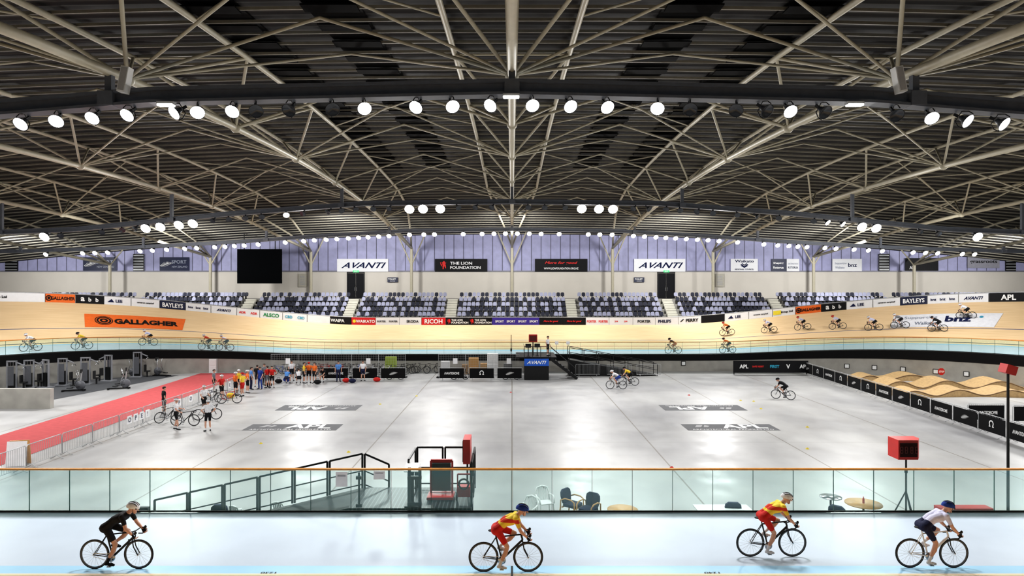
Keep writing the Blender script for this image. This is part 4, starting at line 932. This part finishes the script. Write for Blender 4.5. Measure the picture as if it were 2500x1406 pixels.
p3=S(1863,908); r=emp('sponsor_hoarding',T((p3.x,60.6,0)),label='long black hoarding with white and coloured sponsor lettering',cat='hoarding')
wh=183*60.6/F
mk('panel',MB().box((0,0,.72),(wh,.06,1.1)),adc['k'],r); mf=lambda u,v:Vector((u,-.05,v))
for tx,u,h,c in(('APL',-.36,.36,'w'),('SAFE RESIST',-.17,.16,'r'),('FIRST',.05,.28,'c'),('V',.23,.4,'w'),('APL',.44,.36,'w')): write(tx,mf,u*wh,.75,h,ink[c],r,bold=.04)
mk('post',MB().box((-wh/2+.1,.1,.5),(.06,.1,1)),M_BLKM,r); mk('post',MB().box((wh/2-.1,.1,.5),(.06,.1,1)),M_BLKM,r)
for px in(1665,2065,2138,2210,2285,2360):
    s=on_track(px,866)[0]; a_,n_=P(s,-.12); q=emp('recessed_wall_lamp',T((a_.x,a_.y,.75),math.atan2(n_.y,n_.x)-math.pi/2),label='small square lamp set in the concrete wall',cat='wall lamp',group='square wall lamps')
    mk('frame',MB().box((0,0,0),(.42,.06,.42)),M_BLKM,q); mk('diffuser',MB().box((0,-.03,0),(.32,.04,.32)),M_PLAST,q)
# ---------------------------------------------------------------- bmx ramps
M_PLY=mat('plywood',(186,156,112),.6,0,.14,6)
def roller(x,y,L_,w_,h_,nh,label,ph=0,rz=0):
    mb=MB(); n=12*nh; vs=[]
    for i in range(n+1):
        t=i/n; z=h_*(.5-.5*math.cos(2*math.pi*nh*t+ph))+.12; bend=.8*math.sin(math.pi*t)
        vs+=[(L_*(t-.5),-w_/2+bend,z),(L_*(t-.5),w_/2+bend,z+.15),(L_*(t-.5),-w_/2+bend,0),(L_*(t-.5),w_/2+bend,0)]
    fs=[]
    for i in range(n): a=i*4;b=a+4; fs+=[(a,b,b+1,a+1),(a+2,b+2,b,a),(a+1,b+1,b+3,a+3)]
    fs+=[(0,1,3,2),(n*4,n*4+2,n*4+3,n*4+1)]
    r=emp('pump_track_ramp',T((x,y,0),rz),label=label,cat='ramp',group='plywood pump track ramps'); mk('ply_surface',mb.add(vs,fs,0,False),M_PLY,r)
    lip=MB().path([(L_*(i/n-.5),-w_/2+.8*math.sin(math.pi*i/n)-.02,h_*(.5-.5*math.cos(2*math.pi*nh*i/n+ph))+.12) for i in range(n+1)],.04,5)
    mk('ramp_edge',lip,mat('dark_ply_edge',(120,92,58)),r)
roller(34.4,52.0,12,2.0,.55,3,'plywood rolling pump track ramp on the infield'); roller(33.8,48.2,11,1.7,.4,3,'plywood rolling pump track ramp with dark edge',1.6); roller(32.8,56.3,8,1.4,.4,2,'low plywood ramp near the concrete wall',.6,.1)
p3=S(2335,948); r=emp('stop_sign',T((p3.x,54.1,0)),label='red octagonal stop sign on a grey post',cat='sign')
zc=8-(907-703)*54.1/F
mk('post',MB().tube((0,.03,0),(0,.03,zc),.03),M_GALV,r)
mk('sign_plate',MB().prism([(.3*math.cos(math.pi/8+i*math.pi/4),.3*math.sin(math.pi/8+i*math.pi/4)) for i in range(8)],.03,0,Matrix.Rotation(math.pi/2,4,'X'),(0,0,zc)),M_RED,r)
write('STOP',lambda u,v:Vector((u,-.06,v)),0,zc,.16,ink['w'],r,w=.42)
# ---------------------------------------------------------------- gym machines
def station(x,y,rz):
    r=emp('weight_machine',T((x,y,0),rz),label='grey and black cable weight machine on the gym mat',cat='gym machine',group='gym machines')
    mk('frame',MB().beam((-.3,0,0),(-.3,0,2.2),.1,.1).beam((.35,0,0),(.35,0,2.2),.1,.1).beam((-.35,0,2.2),(.4,0,2.2),.1,.1).box((0,0,.04),(1.0,.8,.08)).beam((.35,0,2.1),(.9,0,1.85),.08,.08),mat('silver_gym_frame',(150,152,158),.35,.2),r)
    mk('weight_stack',MB().box((.02,0,.65),(.4,.22,1.1)),M_BLKM,r); mk('guide_rod',MB().tube((-.1,0,1.2),(-.1,0,2.2),.014),M_CHROME,r); mk('guide_rod',MB().tube((.12,0,1.2),(.12,0,2.2),.014),M_CHROME,r)
    mk('shroud',MB().box((.02,-.16,1.05),(.42,.03,1.5)),mat('grey_shroud',(96,98,104),.4),r)
    mk('seat_pad',MB().box((.85,0,.5),(.4,.4,.1)).box((.68,0,.8),(.1,.35,.6)).box((.85,0,.22),(.1,.1,.47)),M_RUB,r)
    mk('pull_handle',MB().path([(.9,-.3,1.6),(.9,-.15,1.72),(.9,.15,1.72),(.9,.3,1.6)],.025),M_CHROME,r)
def trainer(x,y,rz):
    r=emp('cross_trainer',T((x,y,0),rz),label='black and silver cross trainer with upright console',cat='gym machine',group='gym machines')
    mk('base',MB().beam((-.8,0,.08),(.8,0,.08),.12,.1).box((.7,0,.06),(.1,.6,.08)).box((-.7,0,.06),(.1,.6,.08)),M_BLKM,r)
    mk('flywheel_cover',MB().lathe([(0,-.1),(.32,-.1),(.36,0),(.32,.1),(0,.1)],(.45,0,.45),Matrix.Rotation(math.pi/2,4,'X'),18),mat('grey_shroud',(96,98,104),.4),r)
    mk('mast',MB().tube((.4,0,.3),(.55,0,1.5),.045),M_GALV,r); mk('console',MB().box((.52,0,1.55),(.08,.35,.28)),M_RUB,r)
    mk('arm',MB().path([(.1,-.25,.5),(.35,-.27,1.1),(.2,-.27,1.6)],.025),M_CHROME,r); mk('arm',MB().path([(.0,.25,.5),(.3,.27,1.1),(.15,.27,1.6)],.025),M_CHROME,r)
    mk('foot_pedal',MB().box((-.2,-.22,.28),(.4,.16,.05)).tube((-.3,-.22,.28),(.45,-.2,.4),.02),M_BLKM,r); mk('foot_pedal',MB().box((-.1,.22,.4),(.4,.16,.05)).tube((-.2,.22,.4),(.45,.2,.5),.02),M_BLKM,r)
for px,py,rz in((28,950,.2),(70,947,.3),(112,946,2.8),(152,941,.1),(208,938,.2),(265,930,3.0),(335,920,.1),(240,918,.4)):
    p=S(px,py); station(p.x,p.y,rz)
for px,py,rz in((290,950,.4),(395,918,2.9),(310,920,.3),(180,955,.3)):
    p=S(px,py); trainer(p.x,p.y,rz)
p=S(485,908); r=emp('reception_desk',T((p.x,p.y,0)),label='white desk by the concrete wall',cat='desk')
mk('desk_top',MB().box((0,0,.74),(2.4,.7,.05)),M_PLAST,r); mk('front_panel',MB().box((0,-.3,.4),(2.2,.03,.6)),M_PLAST,r)
for x in(-1.1,1.1): mk('leg',MB().box((x,0,.36),(.06,.6,.72)),M_GALV,r)
person(T((p.x-.3,p.y+.75,.05),-1.5),'sit','black','black',None,'person with blond hair in black top seated at the desk',hr=hair2)
p=S(522,909); mk('white_cabinet',MB().box((0,0,.65),(.7,.5,1.3)).box((0,-.26,.95),(.62,.02,.5)).box((0,-.26,.35),(.62,.02,.5)),M_PLAST,None,T(p),label='white upright cabinet beside the desk',cat='cabinet')
for px,w_ in((432,1.4),):
    p=S(px,911); r=emp('small_table',T(p),label='small white table with metal legs',cat='table'); mk('table_top',MB().box((0,0,.74),(w_,.6,.04)),M_PLAST,r)
    for a_ in(-1,1):
        for b_ in(-1,1): mk('leg',MB().tube((a_*(w_/2-.1),b_*.25,0),(a_*(w_/2-.1),b_*.25,.72),.02),M_GALV,r)
# ---------------------------------------------------------------- near ramp and platform
M_TREAD=stripes('tread_plate',0,.12,.03,(24,25,28),(80,84,88),.4,0,.4)
r=emp('track_access_ramp',T((-8,20.2,0)),label='black steel ramp with tubular railing rising to the track platform',cat='ramp')
mk('ramp_deck',MB().add([(-3.2,-1,0.03),(3.2,-1,1.55),(3.2,1,1.55),(-3.2,1,.03),(3.2,-1,0),(3.2,1,0),(-3.2,-1,0),(-3.2,1,0)],[(0,1,2,3),(6,4,1,0),(7,3,2,5),(1,4,5,2)]),M_BLKM,r)
def railpanel(mb,a,b,h=1.1):
    a=Vector(a);b=Vector(b); n=max(1,round((b-a).length/1.15))
    for i in range(n):
        p=a.lerp(b,i/n)+(b-a).normalized()*.04; q=a.lerp(b,(i+1)/n)-(b-a).normalized()*.04; u=V3(0,0,h)
        mb.beam(p,p+u,.055,.055); mb.beam(q,q+u,.055,.055); mb.beam(p+u,q+u,.055,.055); mb.beam(p+u*.5,q+u*.5,.035,.035); mb.beam(p+u*.1,q+u*.1,.035,.035)
mb=MB(); railpanel(mb,(-3.6,1,.03),(3.2,1,1.55)); mk('ramp_railing',mb,M_BLKM,r); mk('end_post',MB().box((-3.9,1,.45),(.3,.12,.95)),M_BLKM,r)
pl=emp('access_platform',T((-3.0,20.2,0)),label='black steel access platform with tread plate and guard railings',cat='platform')
mk('platform_deck',MB().box((.0,0,1.5),(3.6,2.0,.1)),M_TREAD,pl)
for x in(-1.7,1.7):
    for y in(-.9,.9): mk('leg',MB().box((x,y,.72),(.1,.1,1.45)),M_BLKM,pl)
for a_,b_,h_ in(((-1.8,1.0,1.55),(-1.0,1.3,1.1),1.1),((-.1,1.0,1.55),(1.7,1.0,1.55),1.3),((1.8,-.9,1.55),(1.8,1.0,1.55),1.3),((-.1,-.6,1.55),(-.1,.9,1.55),1.3)):
    mb=MB(); railpanel(mb,a_,b_,h_); mk('guard_railing',mb,M_BLKM,pl)
gt=emp('track_gate',T((-4.4,18.85,1.6)),label='black steel hinged gate hardware clamped to the glass',cat='gate')
mk('hinge',MB().box((0,0,.95),(.16,.1,.09)).box((0,0,.15),(.16,.1,.09)).tube((0,0,.1),(0,0,1.1),.03),M_BLKM,gt)
mk('post',MB().box((1.45,0,.62),(.08,.08,1.25)),M_BLKM,gt); mk('post',MB().box((1.75,0,.62),(.08,.08,1.25)),M_BLKM,gt); mk('latch',MB().box((1.6,-.02,.95),(.4,.08,.1)),M_BLKM,gt); mk('latch',MB().box((1.6,-.02,.2),(.4,.08,.1)),M_BLKM,gt)
for px,w_,h_,py in((834,.33,.42,1170),(926,.32,.24,1160)):
    p=D(px,py,18.62); mk('paper_notice',MB().box((0,0,0),(w_,.01,h_)).box((0,-.008,h_*.25),(w_*.7,.004,h_*.12),1),[PAP,mat('grey_print',(170,172,176))],None,T(p),label='white paper notice taped to the glass',cat='notice',group='paper notices on the glass')
p=D(1005,1150,19.3); r=emp('lectern',T((p.x,19.4,1.55)),label='black lectern post with white sloping top',cat='lectern')
mk('top_board',MB().box((0,0,1.14),(.42,.5,.03),0,Matrix.Rotation(.25,4,'X')),M_PLAST,r); mk('post',MB().box((0,0,.55),(.1,.1,1.1)).box((0,0,.03),(.4,.4,.05)),M_BLKM,r)
p=D(1079,1195,20.4); r=emp('starting_machine',T((p.x,20.3,1.55)),label='red framed starting machine with grey panel on the platform',cat='machine')
mk('frame',MB().beam((-.33,0,0),(-.33,0,1.1),.06,.06).beam((.33,0,0),(.33,0,1.1),.06,.06).beam((-.33,0,1.1),(.33,0,1.1),.08,.1).beam((-.33,0,.1),(.33,0,.1),.06,.06).box((0,-.2,.08),(.8,.6,.08)),M_RED,r)
mk('panel',MB().box((0,-.05,.62),(.58,.06,.85)),mat('grey_green_panel',(72,82,82),.6),r)
for x in(-.3,.3): mk('castor_wheel',MB().tube((x,-.35,.06),(x+.05,-.35,.06),.06,n=12),M_RUB,r)
p=D(1140,1100,20.4); r=emp('lap_display',T((p.x,20.6,1.55)),label='narrow red cased display seen edge-on on a post',cat='display')
mk('case',MB().box((0,0,p.z-1.55),(.22,.75,.75)),M_RED,r); mk('post',MB().tube((0,0,0),(0,0,p.z-1.9),.03),M_BLKM,r); mk('screen',MB().box((-.12,0,p.z-1.55),(.02,.65,.65)),M_BLKM,r)
p=D(1135,1200,20.2); r=emp('red_trolley',T((p.x,19.9,1.55)),label='red wheeled trolley with coiled cable',cat='trolley')
mk('body',MB().beam((-.2,0,.1),(-.2,0,.8),.04,.04).beam((.2,0,.1),(.2,0,.8),.04,.04).beam((-.2,0,.8),(.2,0,.8),.04,.04).box((0,0,.3),(.38,.3,.3)),M_RED,r)
for x in(-.25,.2): mk('wheel',MB().tube((x,0,.12),(x+.05,0,.12),.12,n=14),M_RUB,r)
mk('cable_coil',MB().path([(.15*math.cos(t),-.17,.55+.15*math.sin(t)) for t in [i*.5 for i in range(12)]],.03,closed=True),M_BLKM,r)
# ---------------------------------------------------------------- chairs and tables
def plastic_chair(p,rz):
    r=emp('plastic_chair',T(p,rz),label='white moulded plastic garden chair with slatted back',cat='chair',group='white plastic chairs')
    mk('seat',MB().prism([(-.22,-.24),(.22,-.24),(.25,.22),(-.25,.22)],.03,0,None,(0,0,.42)),M_PLAST,r)
    mb=MB(); arc=[(-.24,.2,.45),(-.25,.27,.7),(-.19,.31,.88),(0,.33,.93),(.19,.31,.88),(.25,.27,.7),(.24,.2,.45)]; mb.path(arc,.028)
    for x in(-.14,-.07,0,.07,.14): mb.beam((x,.22,.45),(x*.9,.325,.9-abs(x)*.25),.05,.014)
    mk('backrest',mb,M_PLAST,r)
    for q in(-1,1): mk('arm',MB().path([(q*.25,.24,.66),(q*.3,0,.66),(q*.28,-.2,.64),(q*.25,-.24,.45)],.026),M_PLAST,r)
    for x,y in((-.23,-.22),(.23,-.22),(-.24,.22),(.24,.22)): mk('leg',MB().tube((x,y,.43),(x*1.15,y*1.2,0),.026,.022),M_PLAST,r)
def armchair(p,rz):
    r=emp('upholstered_armchair',T(p,rz),label='navy upholstered armchair with bent beech wood arms',cat='chair',group='navy armchairs')
    mk('seat_cushion',MB().prism([(-.26,-.24),(-.22,-.28),(.22,-.28),(.26,-.24),(.25,.22),(-.25,.22)],.1,0,None,(0,0,.38)),M_NAVY,r)
    pts=[(-.22,0),(.22,0),(.27,.25),(.25,.38),(.15,.46),(-.15,.46),(-.25,.38),(-.27,.25)]
    mk('backrest',MB().prism(pts,.08,0,Matrix.Rotation(math.radians(80),4,'X'),(0,.27,.47)),M_NAVY,r)
    for q in(-1,1):
        mk('arm_frame',MB().path([(q*.29,.34,0),(q*.29,.3,.35),(q*.3,.28,.6),(q*.3,.1,.68),(q*.3,-.15,.67),(q*.3,-.27,.6),(q*.29,-.29,.3),(q*.29,-.27,0)],.026),M_BEECH,r)
    mk('rail',MB().beam((-.29,-.24,.36),(.29,-.24,.36),.03,.05),M_BEECH,r); mk('rail',MB().beam((-.29,.24,.36),(.29,.24,.36),.03,.05),M_BEECH,r)
def rtable(p,rad,m_,label,h=.74):
    r=emp('round_table',T(p),label=label,cat='table',group='round tables'); mk('table_top',MB().lathe([(0,h-.03),(rad,h-.03),(rad,h),(0,h)],n=32),m_,r); mk('pedestal',MB().tube((0,0,.05),(0,0,h-.03),.035,n=12),M_BLKM,r)
    for a_ in range(4): mk('foot',MB().beam((0,0,.06),(.35*math.cos(a_*1.57+.6),.35*math.sin(a_*1.57+.6),.02),.05,.04),M_BLKM,r)
def at(px,top,h): d=(CZ-h)*F/(top-703); return Vector(((px-1250)*d/F,d,0))
plastic_chair(at(1330,1192,.93),.3); plastic_chair(at(1288,1216,.93),-.5); armchair(at(1397,1196,.93),.9); armchair(at(1437,1207,.93),-.7)
armchair(at(545,1224,.93),math.pi); plastic_chair(at(590,1228,.93),2.6); plastic_chair(at(690,1218,.93),2.9); armchair(at(1785,1219,.93),math.pi-.1); armchair(at(2052,1229,.93),2.3)
rtable(S(1520,1243,.74)-V3(0,0,.74),.5,M_BEECH,'round pale timber table'); rtable(S(2108,1228,.74)-V3(0,0,.74),.58,M_BEECH,'round pale timber table with bottle on top'); rtable(S(2028,1212,.74)-V3(0,0,.74),.36,M_CHROME,'small round metal bistro table')
p=S(2108,1228,.74); mk('drink_bottle',MB().lathe([(0,0),(.035,0),(.035,.14),(.015,.18),(.015,.22),(0,.22)],n=12),mat('red_bottle',(190,60,50),.3),None,T(p),label='small red drink bottle on the round table',cat='bottle')
p=S(1765,1240,.74); r=emp('trestle_table',T((p.x,p.y,0)),label='long white topped folding table',cat='table'); mk('table_top',MB().box((0,0,.72),(1.8,.7,.04)),M_PLAST,r)
for a_ in(-1,1):
    for b_ in(-1,1): mk('leg',MB().tube((a_*.8,b_*.28,0),(a_*.75,b_*.28,.7),.02),M_GALV,r)
p=S(2352,1236,.6); r=emp('red_bench',T((p.x,p.y,0)),label='long low red padded bench',cat='bench'); mk('seat_pad',MB().box((0,0,.52),(1.75,.4,.14)),M_RED,r)
for x in(-.75,.75): mk('leg',MB().box((x,0,.22),(.06,.36,.45)),M_BLKM,r)
d=21.8; p=D(2212,1093,d); r=emp('tripod_display',T((p.x,d,0)),label='red boxed electronic scoreboard on a black tripod',cat='display')
mk('case',MB().prism([(-.43,-.3),(.22,-.3),(.43,.0),(.43,.3),(-.43,.3)],.64,0,None,(0,0,p.z-.32)),M_RED,r)
mk('screen',MB().box((-.1,-.31,p.z),(.56,.03,.46)),mat('dark_screen_panel',(46,16,16),.7,spec=.2),r)
mb=MB()
for u in(-.28,-.13,.05,.2):
    for (a_,b_) in((0,.1),(0,-.1),(0,0)): mb.box((u-.06,-.335,p.z+b_),(.07,.01,.02))
    for a_,b_ in((-.095,.05),(-.025,-.05),(-.095,-.05),(-.025,.05)): mb.box((u+a_,-.335,p.z+b_),(.02,.01,.09))
mk('digit_segments',mb,mat('unlit_digit_segment',(96,26,24)),r)
zt=p.z-.33
mk('mast',MB().tube((0,0,.5),(0,0,zt),.03).tube((0,0,zt-.5),(0,0,zt-.35),.05),M_BLKM,r)
for a_ in range(3): mk('tripod_leg',MB().tube((0,0,1.25),(.55*math.cos(a_*2.09+.5),.55*math.sin(a_*2.09+.5),0),.022),M_BLKM,r)
d=22.0; p=D(2461,905,d); r=emp('tall_speaker_mast',T((p.x,d,0)),label='tall black mast with red box on top',cat='mast')
mk('pole',MB().tube((0,0,0),(0,0,p.z-.1),.045,.04,12).box((0,0,.02),(.5,.5,.04)),M_BLKM,r); mk('box',MB().box((0,0,p.z+.05),(.36,.36,.3),0,Matrix.Rotation(.3,4,'Y')),M_RED,r)
p=S(45,1135); r=emp('sandwich_board',T((p.x-.0,p.y,0),.2),label='white topped timber sandwich board on the floor',cat='sign board'); mk('front_panel',MB().box((0,-.18,.55),(.8,.03,1.1),0,Matrix.Rotation(-.15,4,'X')),PAP,r); mk('back_panel',MB().box((0,.18,.55),(.8,.03,1.1),0,Matrix.Rotation(.15,4,'X')),M_BEECH,r)
mf=lambda u,v: Vector((u,v+14.2,Zt(PER/2,18.7-14.2-v)+.012))
r=emp('track_distance_mark',label='small black painted distance numbers on the timber',cat='floor marking')
write('1230',lambda u,v:mf(u,v),-5.42,.38,.1,M_INK,r,w=.34,flip=True); write('1240',lambda u,v:mf(u,v),4.45,.38,.1,M_INK,r,w=.34,flip=True)
mk('start_line',MB().add([mf(-.02,-2),mf(.02,-2),mf(.02,.3),mf(-.02,.3)],[(0,1,2,3)]),M_INK,r)
mk('start_line_band',MB().add([mf(-.02,.32),mf(.02,.32),mf(.02,.85),mf(-.02,.85)],[(0,1,2,3)]),M_INK,r)
# ---------------------------------------------------------------- camera
cam=bpy.data.cameras.new('camera'); co=bpy.data.objects.new('camera',cam); COL.objects.link(co)
co.location=(0,0,CZ); co.rotation_euler=(math.pi/2,0,0); cam.sensor_width=36; cam.lens=36*F/2500; cam.clip_end=400
sc.camera=co
try: sc.view_settings.view_transform='Standard'; sc.view_settings.look='Medium High Contrast'
except Exception: pass
